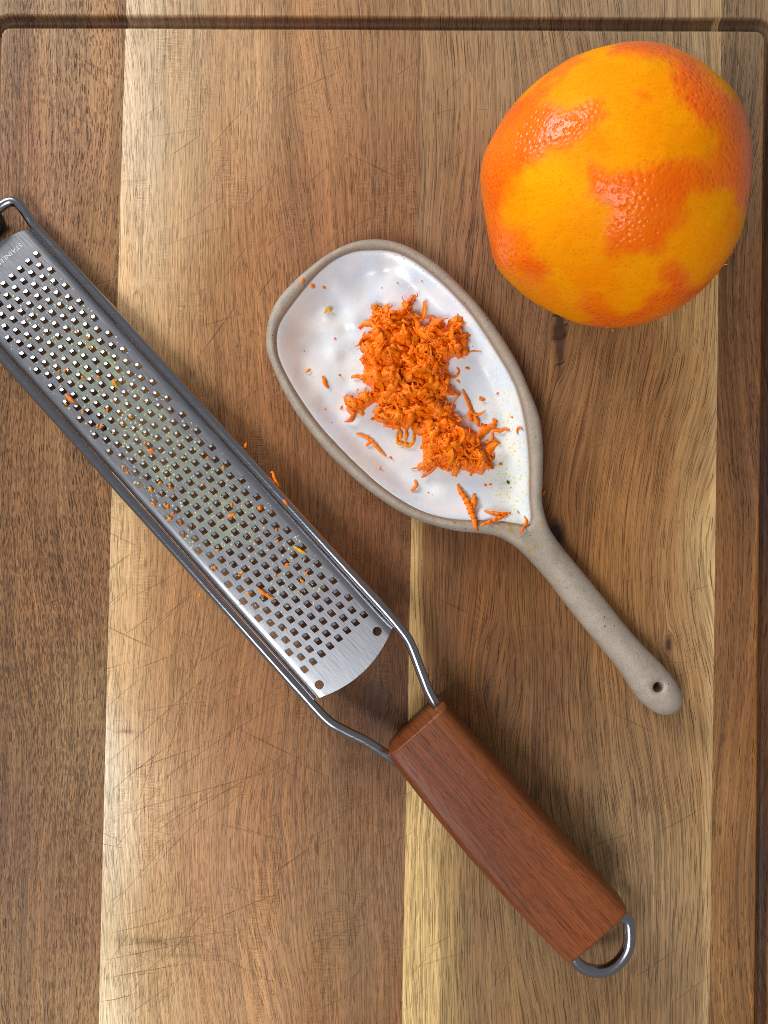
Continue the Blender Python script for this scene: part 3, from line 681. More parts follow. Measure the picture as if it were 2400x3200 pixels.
GR2 = M('dark_green_herb'); GR2.p(Base_Color=C4(22, 58, 34), Roughness=.5)
crumb(832, 55, 1.8, 'tiny dark green fleck stuck in the top groove of the board', None, mat=GR2.m, name='herb_fleck', cat='herb fleck', surf=lambda x, y: P(x, y, -.0026))

# water and oil droplets on the glaze
drops = []
def dome(c, r, h, nrm=(0, 0, 1)):
    V = [];n2 = 7
    nrm = np.array(nrm, float); a1 = np.cross(nrm, [0, 1, 0]); a1 /= np.linalg.norm(a1); a2 = np.cross(nrm, a1)
    el = random.uniform(.7, 1.)
    for rr, hh in ((1, 0), (.8, .6), (.4, .93)):
        for j in range(n2):
            b = 2*math.pi*j/n2; V.append(c+a1*r*rr*math.cos(b)+a2*r*rr*el*math.sin(b)+nrm*(h*hh))
    V.append(c+nrm*h)
    F = [tuple(q) for q in grid_faces(3, n2, True)]+[(2*n2+j, 2*n2+(j+1) % n2, 3*n2) for j in range(n2)]
    return np.array(V), F
def surf_glaze_pt(x, y):
    w0 = P(x, y, .0055); z_ = glaze_z(w0[0], w0[1]); w0 = P(x, y, z_); w0[2] = glaze_z(w0[0], w0[1]); return w0
spi_a = np.array(spi, float)
pp_px = np.array(pile_px)
cand = []
for cx, cy, sx, sy, nn in ((1590, 1260, 32, 110, 190), (1615, 1540, 40, 90, 120), (1500, 1450, 100, 120, 80), (1100, 1100, 80, 140, 60), (1250, 900, 120, 60, 45), (1480, 900, 60, 60, 20), (1560, 1190, 30, 50, 60)):
    for _ in range(nn): cand.append((random.gauss(cx, sx), random.gauss(cy, sy)))
cand = np.array(cand); okc = inside(cand, spi_a) & (dist_poly(cand, spi_a) > 8) & ~inside(cand, pp_px)
for x, y in cand[okc]:
    r = random.choice([.00010, .00016, .00024, .0003])*random.uniform(.7, 1.2)
    drops.append(dome(surf_glaze_pt(x, y)-[0, 0, .00003], r, r*.5))
m = M('clear_droplet'); m.p(Base_Color=(.98, .97, .85, 1), Roughness=.04, Alpha=.35); m.b.inputs['Specular IOR Level'].default_value = .9
V, F = join(drops); obj('juice_droplets', mesh_data('juice_droplets', V, F), m.m, kind='stuff', label='fine clear juice droplets sprinkled over the white glazed bowl', cat='juice droplets')

# ================================================================== GRATER
grater = empty('zester_grater', tuple(P(1580, 2650, 0)), 'long steel zester grater with wire frame and reddish wooden handle, lying diagonally', 'grater')
GL = np.array(grater.location)
h1, h2 = .0055, .0160
R1, L1 = P(118, 796, h1), P(118-181.5, 796+164.7, h1)
R45, L45 = P(1136, 1922, h2), P(953, 2091, h2)
O = (R45+L45)/2; S = (R1+L1)/2-O; SLn = np.linalg.norm(S); S /= SLn
T = (R45-L45)/np.linalg.norm(R45-L45)+(R1-L1)/np.linalg.norm(R1-L1); T -= S*(T@S); T /= np.linalg.norm(T)
NN = np.cross(S, T); NN = NN if NN[2] > 0 else -NN
pt_ = .5*(np.linalg.norm(R45-L45)+np.linalg.norm(R1-L1))/7; ps_ = SLn/44
def G(s, t, n=0.): return O+S*s+T*t+NN*n
def Gv(s, t, n): return O+np.outer(s, S)+np.outer(t, T)+np.outer(n, NN)
def blade_pt(x, y, up=0.):
    # intersect the pixel ray with the blade plane
    c = np.array([0, 0, H]); d = P(x, y, 0)-c
    k = ((O+NN*up-c)@NN)/(d@NN); return c+d*k
hw_ = 3.5*pt_+.0036
s_lo, s_hi = -.0084, SLn+.0080
def steel(name, rough, base=(.60, .60, .62, 1), brushed=True, film=False):
    m = M(name); a = m.attr('st') if film or brushed else m.co()
    nb_ = m.noise(m.map(a, (120, 5200, 1)), 1, 3, .6)
    n2 = m.noise(m.map(a, (900, 900, 900)), 1, 2)
    m.p(Base_Color=base, Metallic=1., Roughness=m.rng(nb_, .3, .7, rough-.06, rough+.08), Normal=m.bump(nb_, .00001, .5))
    if film:
        sx = m.n('ShaderNodeSeparateXYZ', i0=a); s_, t_ = sx.outputs[0], sx.outputs[1]
        f1 = m.noise(m.map(a, (120, 260, 1)), 1, 4, .65); f2 = m.noise(m.map(a, (380, 1100, 1), loc=(4, 2, 0)), 1, 3, .6)
        along = m.math('MULTIPLY', m.rng(s_, .012, .05, 0., 1., True), m.rng(s_, s_hi-.012, s_hi-.038, 0., 1., True))
        across = m.rng(m.math('ABSOLUTE', m.math('ADD', t_, -.0006)), .0148, .006, 0., 1., True)
        cov = m.math('MULTIPLY', along, across)
        f = m.math('ADD', m.math('MULTIPLY', cov, .54), m.math('SUBTRACT', m.math('ADD', m.math('MULTIPLY', f1, .7), m.math('MULTIPLY', f2, .4)), .62))
        fac = m.math('MULTIPLY', m.rng(f, .22, .66, 0., .82, True), m.rng(cov, 0., .12, 0., 1.))
        yn = m.rng(m.noise(m.map(a, (160, 420, 1), loc=(1, 8, 3)), 1, 3), .54, .68)
        fc = m.mix(yn, C4(142, 150, 132), C4(172, 174, 126))
        pb = m.n('ShaderNodeBsdfPrincipled', Roughness=.22); m.set(pb.inputs['Base Color'], fc)
        m.set(pb.inputs['Normal'], m.bump(m.math('ADD', f1, f2), .0004, .6))
        ms = m.n('ShaderNodeMixShader', i0=fac, i1=m.b.outputs[0], i2=pb.outputs[0]); m.t.links.new(ms.outputs[0], m.o.inputs[0])
    return m.m
MB = steel('brushed_steel_blade', .30, (.46, .46, .48, 1), film=True)
MT = steel('steel_tooth', .15, (.68, .68, .70, 1))
MR = steel('polished_steel_wire', .18, (.40, .40, .42, 1), brushed=False)
# teeth positions
teeth = []
for r in range(45):
    n = 8 if r % 2 == 0 else 7
    for c in range(n):
        teeth.append((r*ps_, (c-(n-1)/2)*pt_))
hwid, hlen2, hrad = .00090, .00106, .00030
def rrect(cs, ct, hs, ht, r, k=3):
    P_ = []
    for (qs, qt, a0) in ((1, 1, 0), (-1, 1, 90), (-1, -1, 180), (1, -1, 270)):
        for i in range(k+1):
            a = math.radians(a0+90*i/k); ds = qs*(hs-r)+r*math.cos(a); dt = qt*(ht-r)+r*math.sin(a); P_.append((cs+ds-.17*dt, ct+dt))
    return np.array(P_)
outl = []
ts = np.linspace(hw_, -hw_, 40)
for t in ts: outl.append((s_lo-.0037*(1-(t/hw_)**2), t))
e = np.arange(s_lo, s_hi, .0008)[1:-1]
for s in e: outl.append((s, -hw_))
for t in ts[::-1]: outl.append((s_hi+.0037*(1-(t/hw_)**2), t))
for s in e[::-1]: outl.append((s, hw_))
outl = np.array(outl)
holes = [rrect(s, t, hlen2, hwid, hrad) for s, t in teeth]
for s, t in ((-.0062, 3.5*pt_-.0004), (-.0062, -3.5*pt_+.0002)):
    holes.append(np.array([(s+.00135*math.cos(a), t+.00135*math.sin(a)) for a in np.linspace(0, 2*math.pi, 22, endpoint=False)]))
ex = []
for s in e:
    for t in (hw_-.0003, hw_-.0007, hw_-.0012, hw_-.0018, hw_-.0026): ex += [(s, t), (s, -t)]
for _ in range(300): ex.append((random.uniform(-.0105, -.0055), random.uniform(-.0105, .0105)))
ex = np.array(ex); keep = np.ones(len(ex), bool)
for h_ in holes[-2:]: keep &= ~inside(ex, h_)
v2, tr, loops = cdt([outl]+holes, ex[keep])
cen = v2[tr].mean(1); ok = inside(cen, outl)
tc = np.array(teeth)
hc_ = np.concatenate([tc]); 
bad = np.zeros(len(cen), bool)
for (s, t), h_ in zip(teeth, holes):
    nr_ = np.abs(cen-[s, t]).max(1) < .0013
    ii = np.where(nr_ & ~bad)[0]
    if len(ii): bad[ii] |= inside(cen[ii], h_)
for h_ in holes[-2:]: bad |= inside(cen, h_)
tr = tr[ok & ~bad]
def edge_drop(t): 
    a = np.clip((np.abs(t)-(hw_-.0022))/.0022, 0, 1); return -.00115*a*a
tn = edge_drop(v2[:, 1]); V0 = Gv(v2[:, 0], v2[:, 1], tn); th = .00028
V1 = Gv(v2[:, 0], v2[:, 1], tn-th); nb = len(V0)
# boundary edges
from collections import Counter
ec = Counter(); 
for a, b, c in tr.tolist():
    for e_ in ((a, b), (b, c), (c, a)): ec[e_] += 1
bd_ = [e_ for e_ in ec if (e_[1], e_[0]) not in ec]
nz_ = np.cross(V0[tr[0, 1]]-V0[tr[0, 0]], V0[tr[0, 2]]-V0[tr[0, 0]])
flip = nz_@NN < 0
F = [tuple(t) if not flip else tuple(t[::-1]) for t in tr.tolist()]+[tuple(i+nb for i in (t[::-1] if not flip else t)) for t in tr.tolist()]
wi = sorted({i for e_ in bd_ for i in e_}); wm_ = {i: k for k, i in enumerate(wi)}; nw = len(wi)
for a, b in bd_:
    a, b = 2*nb+wm_[a], 2*nb+wm_[b]
    q = (a, a+nw, b+nw, b) if not flip else (b, b+nw, a+nw, a); F.append(q)
me = mesh_data('blade', np.vstack([V0, V1, V0[wi], V1[wi]])-GL, F, True)
vv = np.vstack([v2, v2, v2[wi], v2[wi]])
attr(me, 'st', np.c_[vv, np.zeros(len(vv))])
sm = [True]*(2*len(tr))+[False]*len(bd_); me.polygons.foreach_set('use_smooth', sm)
blade = obj('blade', me, MB, grater)
es = blade.modifiers.new('es', 'EDGE_SPLIT') if False else None
# one tooth (shared): tab hinged on the far side, arching up to a sharp edge
def tooth_mesh():
    V = []; n1, n2 = 7, 5; tw = .00060
    for i in range(n1):
        f = i/(n1-1); s = hlen2+.00012-f*.00100; n = .00026*f**1.15+.00003
        for j in range(n2):
            g_ = j/(n2-1)*2-1; wv_ = tw*(1-.18*f*f*abs(g_)**3)
            V.append((s-.17*g_*wv_, g_*wv_, n-.00008*abs(g_)**3*f))
    V = np.array(V); W = V.copy(); W[:, 2] -= .0002
    F = [tuple(q) for q in grid_faces(n1, n2)]; nb = len(V)
    F2 = [tuple(i+nb for i in q[::-1]) for q in F]
    rim = [j for j in range(n2)]+[i*n2+n2-1 for i in range(1, n1)]+[(n1-1)*n2+j for j in range(n2-2, -1, -1)]+[i*n2 for i in range(n1-2, 0, -1)]
    n_r = len(rim); F3 = [(2*nb+i, 2*nb+(i+1) % n_r, 2*nb+n_r+(i+1) % n_r, 2*nb+n_r+i) for i in range(n_r)]
    return np.vstack([V, W, V[rim], W[rim]]), F+F2+F3
tv, tf = tooth_mesh()
def tooth_world(s, t): return Gv(tv[:, 0]+s, tv[:, 1]+t, tv[:, 2])
me_t = None
off = []
order = sorted(teeth, key=lambda q: P2([(0, 0)], 0) is None or q[0])
cnt = 0
for s, t in order:
    pxy = to_px(G(s, t)[None])[0]
    if pxy[0] < -8 or cnt >= 300: off.append((s, t)); continue
    if me_t is None:
        Vb = np.outer(tv[:, 0], S)+np.outer(tv[:, 1], T)+np.outer(tv[:, 2], NN)
        me_t = mesh_data('tooth', Vb, tf, True); attr(me_t, 'st', tv)
        me_t.materials.append(MT)
    o = obj('tooth', me_t, None, grater); o.location = G(s, t)-GL; cnt += 1
V, F = join([(tooth_world(s, t)-GL, tf) for s, t in off]); me = mesh_data('far_teeth', V, F); attr(me, 'st', V)
obj('far_teeth', me, MT, grater, kind='stuff')
print('teeth', len(teeth), 'single', cnt, 'joined', len(off))
# wire frame rods
rr_ = .00152; ro = hw_+.00172; rn = -.0008
def hgt_path(pts, hs, step=.0012):
    pts = np.array([P(x, y, h) for (x, y), h in zip(pts, hs)]); return resample(pts, step, closed=False)
ra = [G(s, ro, rn) for s in np.linspace(SLn+.0072, -.004, 14)]
right_px = [(1266,1985),(1287,2024),(1317,2103),(1338,2157),(1364,2206),(1380,2236)]
rh = np.linspace(.0150, .0122, 6)
foot_dir = np.array([-.74, .672])
c0 = to_px(G(SLn+.0072, ro, rn)[None])[0]
top_r = [(c0+np.array(q), h) for q, h in (((-26, -36), .0048), ((-46, -64), .0047), ((-62, -78), .0046), ((-84, -79), .0045), ((-112, -62), .0044), ((-150, -28), .0044))]
pathR = [P(q[0], q[1], h) for q, h in top_r[::-1]]+ra+[P(x, y, h) for (x, y), h in zip(right_px, rh)]
v, f = tube(resample(pathR, .0009, closed=False), rr_, 20)
obj('frame_wire', mesh_data('frame_wire', v-GL, f), MR, grater)
la = [G(s, -ro, rn) for s in np.linspace(SLn+.0072, -.003, 14)]
left_px = [(1019,2247),(1076,2283),(1133,2311),(1176,2337),(1211,2361),(1240,2380)]
c1 = to_px(G(SLn+.0072, -ro, rn)[None])[0]
pathL = [P(c1[0]-110, c1[1]-55, .0046), P(c1[0]-80, c1[1]-60, .0046), P(c1[0]-45, c1[1]-44, .0048)]+la+[P(x, y, h) for (x, y), h in zip(left_px, np.linspace(.0150, .0122, 6))]
v, f = tube(resample(pathL, .0009, closed=False), rr_, 20)
obj('frame_wire', mesh_data('frame_wire', v-GL, f), MR, grater)
# rubber foot across the tip
fa = np.array([2., 668.]); fb_ = fa+foot_dir*330
n = 24; tt = np.linspace(0, 1, n); path = [P(*(fa+(fb_-fa)*t), .0046) for t in tt]
rad = .0044*np.minimum(1, np.sqrt(np.clip(np.minimum(tt, 1-tt)/.06, .08, 1)))
path = np.array(path); v, f = tube(path, np.full(n, .0044)*rad/.0044, 20)
m = M('black_rubber'); m.p(Base_Color=(.006, .009, .014, 1), Roughness=.45)
obj('rubber_foot', mesh_data('rubber_foot', v-GL, f), m.m, grater)
# handle: loft of rounded rectangles
A0 = (P(1218, 2367, .0225)+P(1383, 2218, .0225))/2; A1 = (P(1796, 3040, .0225)+P(1969, 2866, .0225))/2
A0[2] = A1[2] = 0; AX = A1-A0; AL = np.linalg.norm(AX); AX /= AL; AT = np.array([AX[1], -AX[0], 0.]); AT = AT if AT[0] < 0 else AT
# AT points to the lower left of the picture
AT = np.array([-AX[1], AX[0], 0.]); AT = AT if AT[0] < 0 else -AT
V = []; g_at = []; ns, nk = 60, 72
us = np.r_[np.linspace(0, .02, 7), np.linspace(.03, .97, ns-14), np.linspace(.98, 1, 7)]
for i, u_ in enumerate(us):
    bulge = math.sin(math.pi*u_)**.9
    hwid_ = .0111+.0006*bulge+.0008*u_; hh_ = .0098+.0012*bulge-.0004*u_
    d0 = min(u_, 1-u_)*AL; rr2 = .0012
    inset = rr2*(1-math.sqrt(max(0, 1-(1-min(d0/rr2, 1))**2))) if d0 < rr2 else 0
    zc = .0110+.0004*(1-u_)
    for k in range(nk):
        a = 2*math.pi*k/nk; ca, sa = math.cos(a), math.sin(a); ex_ = 2/(6.5 if sa > 0 else 3.6)
        y_ = (hwid_-inset)*math.copysign(abs(ca)**ex_, ca); z_ = (hh_-inset)*math.copysign(abs(sa)**ex_, sa)
        p = A0+AX*(u_*AL)+AT*(y_+.0009*bulge); V.append(p+np.array([0, 0, zc+z_]))
        g_at.append((y_+.15*z_+.0012*math.sin(u_*3+y_*200), u_*AL, z_*.4))
V = np.array(V); V[:, 2] -= min(0, V[:, 2].min())
F = [tuple(q) for q in grid_faces(len(us), nk, True)]
ctrs = [A0+[0, 0, .0114], A1+[0, 0, .0110]]
F.append(tuple(range(nk))); F.append(tuple(range((len(us)-1)*nk, len(us)*nk))[::-1])
me = mesh_data('handle', V-GL, F); me.flip_normals() if False else None
import bmesh
bm = bmesh.new(); bm.from_mesh(me); bmesh.ops.recalc_face_normals(bm, faces=bm.faces); bm.to_mesh(me); bm.free()
attr(me, 'grain', np.array(g_at))
ga = np.array(g_at); ux = ga[:, 1]/AL; tx = ga[:, 0]/.011
tcol = np.outer(np.ones(len(V)), srgb([124, 64, 30]))
mixr = sstep(.25, -.95, tx+.25*np.sin(ux*5))[:, None]
tcol = tcol*(1-mixr)+mixr*srgb([140, 80, 40])
mixd = np.exp(-((tx+.05-.1*ux)/.45)**2)[:, None]*.35; tcol = tcol*(1-mixd)+mixd*srgb([100, 46, 25])
mixe = (sstep(.2, 1., ux+.25*tx*-1))[:, None]*.6; tcol = tcol*(1-mixe)+mixe*srgb([158, 86, 40])
attr(me, 'tone', tcol*.86, 'FLOAT_COLOR')
HM = wood_material('reddish_handle_wood', 21.5, pore=.55, pore_w=3000, pore_l=110, lo=.60, hi=.67, streak=.5, fibre=.4, ray=0., rough=.42, cuts=0., bumpd=.00008, spec=.30, patch=.6, line=.5, dash=(1900, 95, .16, .7))
handle = obj('handle', me, HM, grater)
# hanging ring of bent wire
rp = [(1900,2860),(1955,2870),(1966,2905),(1964,2955),(1944,2995),(1910,3025),(1868,3035),(1824,3024),(1797,2998),(1778,2955)]
rp = [(x, y) for x, y in rp]
v, f = tube(resample([P(x, y, .0110) for x, y in rp], .0009, closed=False), .0018, 20)
obj('hanging_ring', mesh_data('hanging_ring', v-GL, f), MR, grater)
# stamped lettering on the blade tip
cu = bpy.data.curves.new('lettering', 'FONT'); cu.body = 'STAINLESS'; cu.size = .0021; cu.extrude = .00002; cu.space_character = 1.1
to = bpy.data.objects.new('lettering_tmp', cu); COL.objects.link(to)
bpy.context.view_layer.update(); dg = bpy.context.evaluated_depsgraph_get()
tm = bpy.data.meshes.new_from_object(to.evaluated_get(dg)); tm.name = 'lettering'
bpy.data.objects.remove(to)
a0 = blade_pt(64, 758, .00006)      # start of the word (foot of the S)
rd = blade_pt(64-100, 758+83, .00006)-a0; rd /= np.linalg.norm(rd); upv = np.cross(NN, rd)
co_ = np.array([tuple(v_.co) for v_ in tm.vertices])
W = a0+np.outer(co_[:, 0], rd)+np.outer(co_[:, 1], upv)+np.outer(co_[:, 2], NN)-GL
tm.vertices.foreach_set('co', W.astype(np.float32).ravel()); tm.update(); tm.materials.clear()
m = M('etched_letter'); m.p(Base_Color=C4(225, 225, 228), Roughness=.6)
obj('lettering', tm, m.m, grater)

# dried droplets and pith specks on the blade
dr = []
for _ in range(1500):
    s = random.uniform(.012, SLn-.004); t = random.gauss(0, .0085)+.002*math.sin(s*60)
    if abs(t) > hw_-.0022: continue
    d_ = np.abs(tc-[s, t]); 
    if ((d_[:, 0] < hlen2+.0001) & (d_[:, 1] < hwid+.0001)).any(): continue
    r = random.choice([.00016, .00024, .00036])*random.uniform(.7, 1.3)
    dr.append(dome(G(s, t, -.00002), r, r*.6, NN))
for _ in range(160):      # specks caught on the tooth edges
    s, t = random.choice(teeth); s += random.uniform(-.0002, .0005); t += random.uniform(-.0006, .0006)
    if s < .012: continue
    r = random.uniform(.00014, .0003); dr.append(dome(G(s, t, .0006), r, r*.7, NN))
m = M('pale_pith'); nz = m.noise(m.co(), 300, 2)
m.p(Base_Color=m.mix(m.rng(nz, .4, .6), C4(196, 198, 176), C4(206, 200, 140)), Roughness=.15, Alpha=.9)
V, F = join(dr); obj('pith_specks', mesh_data('pith_specks', V, F), m.m, kind='stuff', label='pale pith specks and juice drops dried on the grater blade', cat='pith specks')
bs = lambda up: (lambda x, y: blade_pt(x, y, up))
shred([(804,1835),(820,1850),(838,1862),(856,1871)], .0005, 'longest zest strand stuck on the blade near its lower end', surf=bs(.0005), tintv=.5)
shred([(918,1708),(934,1718),(956,1730)], .00055, 'golden zest strand near the right edge of the blade, lower half', surf=bs(.0005), tintv=.8, mat=ZY)
shred([(205,1232),(218,1246),(234,1258)], .0006, 'zest strand stuck on the left edge of the blade, upper half', surf=bs(.0006), tintv=.5)
shred([(356,1186),(360,1200),(366,1212)], .00055, 'golden zest curl standing in the middle of the blade, upper half', surf=bs(.0006), mat=ZY, tintv=.3)
shred([(462,1407),(473,1409),(482,1405)], .0007, 'rounded zest flake in the middle of the blade between the holes', surf=bs(.0006), tintv=.5)
shred([(711,1612),(724,1612),(735,1605)], .0006, 'flat zest flake in the lower middle of the blade', surf=bs(.0006), tintv=.7)
shred([(806,1592),(812,1588),(818,1583)], .0007, 'orange zest blob near the right edge of the blade, beside the frame', surf=bs(.0006), tintv=.3)
wood0 = lambda x, y: P(x, y, .00005)
shred([(771,1382),(768,1395),(766,1403)], .0004, 'small zest flake clinging outside the right frame wire, above the long curved shred', surf=lambda x, y: P(x, y, .0100), tintv=.5)
rod = lambda x, y: P(x, y, .0132)
shred([(846,1478),(852,1474),(857,1490),(863,1506),(872,1522),(880,1535)], .00050, 'long curved zest shred clinging to the outside of the right frame wire', surf=lambda x, y: P(x, y, .0112), tintv=.5)
shred([(886,1562),(893,1570),(899,1580)], .00065, 'short zest piece lying on top of the right frame wire', surf=lambda x, y: P(x, y, .0146), tintv=.3)
bc = [(525,1583,1.3),(531,1622,1.5),(681,1719,1.3),(898,1764,1.5),(945,1816,1.3),(260,1286,1.2),(317,1335,1.2),(383,1328,1.1),(410,1303,1.2),(336,1280,1.2),(473,1530,1.5),(499,1510,1.2),(534,1524,1.4),(520,1583,1.1),(480,1575,1.3),
      (565,1635,1.),(756,1790,1.1),(777,1855,1.2),(673,1776,1.3),(625,1860,1.),(206,1262,1.1),(385,1462,1.),(400,1478,.9),(699,1461,1.2),(650,1430,1.),(725,1580,1.1),(864,1657,1.2),(867,1690,1.),(748,1798,.9),(860,1800,1.),(957,1790,1.),(935,1850,.9),(633,1515,1.),(540,1605,1.1),
      (275,1055,1.2),(285,1088,1.2),(240,1036,1.),(185,1160,1.),(305,1330,.9),(455,1385,1.),(260,1180,1.2),(310,1180,1.2),(204,1158,1.)]
ordw = ['first', 'second', 'third', 'fourth', 'fifth', 'sixth', 'seventh', 'eighth', 'ninth', 'tenth', 'eleventh', 'twelfth', 'thirteenth', 'fourteenth', 'fifteenth', 'sixteenth', 'seventeenth', 'eighteenth', 'nineteenth']
def ordinal(n):
    if n <= 19: return ordw[n-1]
    t = ['twent', 'thirt', 'fort'][n//10-2]; return t+'ieth' if n % 10 == 0 else t+'y-'+ordw[n % 10-1]
seen = {}
for i, (x, y, s) in enumerate(bc):
    q_ = blade_pt(x, y)-O; rw = int(round((q_@S)/ps_)); rw = max(0, min(44, rw)); nn_ = 8 if rw % 2 == 0 else 7
    cc_ = int(max(0, min(nn_-1, round((q_@T)/pt_+(nn_-1)/2)))); hue = 'yellow' if i % 3 else 'orange'
    lb = f'{hue} zest crumb, {ordw[cc_]} hole from left wire, {ordinal(rw+1)} row from handle'
    if lb in seen: lb = lb.replace('zest crumb', 'smaller zest crumb')
    seen[lb] = 1
    crumb(x, y, s*1.05, lb, 'zest crumbs caught in the blade', surf=bs(.0001), mat=ZY if i % 3 else ZM)

# ================================================================== ORANGE
oc_px = (1936, 580)
al = []
ol = [(1994,126),(2080,137),(2137,160),(2212,206),(2280,263),(2320,320),(2343,389),(2350,469),(2346,567),(2332,670),(2303,761),(2252,842),(2183,916),(2108,973),(2023,1008),(1937,1025),(1851,1019),(1771,996),(1679,950),(1605,893),(1547,830),(1534,767),
      (1519,681),(1510,624),(1502,555),(1507,492),(1536,435),(1582,355),(1645,280),(1725,217),(1805,172),(1897,140)]
olr = resample(np.array(ol, float), 12)
cdir = P(*oc_px, 0)-[0, 0, H]; cdir /= np.linalg.norm(cdir)
e1 = np.cross(cdir, [0, 1, 0]); e1 /= np.linalg.norm(e1); e2 = np.cross(cdir, e1)
dirs = np.array([P(x, y, 0)-[0, 0, H] for x, y in olr]); dirs /= np.linalg.norm(dirs, axis=1)[:, None]
alpha = np.arccos(np.clip(dirs@cdir, -1, 1)); phi = np.arctan2(dirs@e2, dirs@e1)
am = np.sin(alpha).mean()
# centre height = radius*0.97 : H - D*|cz| = .97*D*am
D = H/(-cdir[2]+.965*am); R0 = D*am
ctr = np.array([0, 0, H])+cdir*D
print('orange radius', R0, 'centre', ctr)
bm = bmesh.new(); bmesh.ops.create_icosphere(bm, subdivisions=7, radius=1.0)
me = bpy.data.meshes.new('fruit'); bm.to_mesh(me); bm.free()
nv = len(me.vertices); d = np.empty(nv*3, np.float32); me.vertices.foreach_get('co', d); d = d.reshape(-1, 3).astype(float); d /= np.linalg.norm(d, axis=1)[:, None]
vw = -cdir
ct_ = d@vw; ph = np.arctan2(d@e2, d@e1)
o_ = np.argsort(phi); phs = phi[o_]; rs = (D*np.sin(alpha))[o_]
# keep the fine lumps of the outline only near it
rphi = np.interp(ph, np.r_[phs-2*math.pi, phs, phs+2*math.pi], np.r_[rs, rs, rs])
sm_rs = np.array([np.mean(np.take(rs, range(i-6, i+7), mode='wrap')) for i in range(len(rs))])
rsm = np.interp(ph, np.r_[phs-2*math.pi, phs, phs+2*math.pi], np.r_[sm_rs, sm_rs, sm_rs])
wt = (1-ct_**2); wn = np.exp(-(ct_/.22)**2)
rad = R0*1.0*(1-wt)+wt*(rsm*(1-.55*wn)+rphi*.55*wn)
pos = ctr+d*rad[:, None]
px = to_px(pos)
def c3(*p): return np.array([(x/1.7463+1450, y/1.7463+80) for x, y in p])
PLY = [c3((340,350),(480,300),(470,400),(440,450),(620,440),(740,415),(775,470),(700,540),(640,600),(550,675),(420,690),(330,760),(280,830),(255,920),(235,1000),(200,1060),(330,1120),(350,1240),(450,1330),(410,1400),(280,1345),(160,1290),(60,1250),(60,750),(200,450)),
       c3((690,740),(800,785),(930,800),(1080,745),(1200,750),(1330,735),(1400,600),(1370,555),(1300,510),(1220,460),(1150,350),(1180,240),(1100,180),(930,150),(800,140),(850,60),(1100,60),(1250,190),(1400,330),(1540,450),(1640,650),(1640,900),(1570,1010),(1500,980),(1490,890),(1350,880),(1240,905),(1200,960),
          (1170,1080),(1110,1140),(1080,1240),(980,1215),(850,1235),(790,1265),(780,1150),(800,1000),(720,920),(700,820)),
       c3((640,1490),(750,1490),(830,1540),(900,1570),(1000,1545),(1070,1470),(1120,1430),(1070,1360),(1130,1310),(1190,1330),(1200,1400),(1300,1415),(1420,1330),(1500,1180),(1560,1250),(1350,1500),(1150,1640),(900,1700),(680,1690)),
       c3((940,360),(1000,345),(1020,370),(960,390)), c3((330,350),(480,230),(640,150),(650,165),(500,265),(380,380))]
front = pos[:, 2] > .0
nA = N3(pos, 110, 2.); nB = N3(pos, 330, 6.); nBx = N3(pos, 150, 8.)
wp = px+np.stack([nB*20+nA*22, nBx*28+N3(pos, 420, 11.)*8], 1)
mask = np.full(nv, -1e9)
vis = np.where(ct_ > -.05)[0]
for pl in PLY: mask[vis] = np.maximum(mask[vis], sdist(wp[vis], pl))
mk = sstep(-40, 36, mask+N3(pos, 900, 5.)*8)
back = sstep(.05, -.12, ct_); mk = mk*(1-back)+back*sstep(-.05, .12, nA)
# medium orange band scraped only lightly
band = np.clip(np.exp(-(((wp-c3((780, 620))[0])/[110, 50])**2).sum(1))*.55+np.exp(-(((wp-c3((700, 1400))[0])/[190, 60])**2).sum(1))*.35+np.exp(-(((wp-c3((480, 1450))[0])/[90, 50])**2).sum(1))*.25, 0, 1)
band += np.clip(N3(pos, 60, 21.), 0, 1)*.9
# relief: remaining peel stands a little proud; scraped parts flat
rad2 = rad+.00006*mk+.00010*nB*(1-mk)+.0002*nA
pos = ctr+d*rad2[:, None]
low = pos[:, 2].min(); pos[:, 2] = np.where(pos[:, 2] < .0004, .0004+(pos[:, 2]-.0004)*.05, pos[:, 2]); 
pos[:, 2] -= pos[:, 2].min()
me.vertices.foreach_set('co', (pos-[ctr[0], ctr[1], 0]).astype(np.float32).ravel()); me.polygons.foreach_set('use_smooth', [True]*len(me.polygons))
attr(me, 'peel', mk, 'FLOAT'); attr(me, 'band', np.clip(band, 0, 1), 'FLOAT')
br = sstep(.0, 1, np.exp(-(((px-c3((470, 830))[0])/[90, 60])**2).sum(1)))
attr(me, 'pale', np.clip(br+.5*sstep(.1, .5, N3(pos, 90, 31.)), 0, 1), 'FLOAT')
me.update()
m = M('orange_skin'); ob = m.co(); pk = m.attr('peel', 'Fac'); bn = m.attr('band', 'Fac'); pl = m.attr('pale', 'Fac')
n1 = m.noise(ob, 240, 4, .6); n2 = m.noise(ob, 1500, 3, .6); n3 = m.noise(ob, 90, 3)
pkn = m.rng(m.math('ADD', pk, m.math('MULTIPLY', m.math('SUBTRACT', n1, .5), .40)), .12, .88, 0., 1., False)
zc = m.mix(bn, C4(255, 150, 0), C4(255, 128, 0)); zc = m.mix(pl, zc, C4(255, 166, 0))
zc = m.mix(m.rng(n1, .35, .7, 0., .35), zc, C4(252, 146, 0))
vo = m.n('ShaderNodeTexVoronoi', Vector=ob, Scale=700.); gl = m.rng(vo.outputs['Distance'], .12, .38, 1., 0., True)
zc = m.mix(m.math('MULTIPLY', gl, .42), zc, C4(226, 120, 0))
pc = m.mix(m.rng(n3, .35, .65), C4(250, 104, 0), C4(255, 120, 0)); pc = m.mix(m.math('MULTIPLY', gl, .18), pc, C4(226, 80, 0))
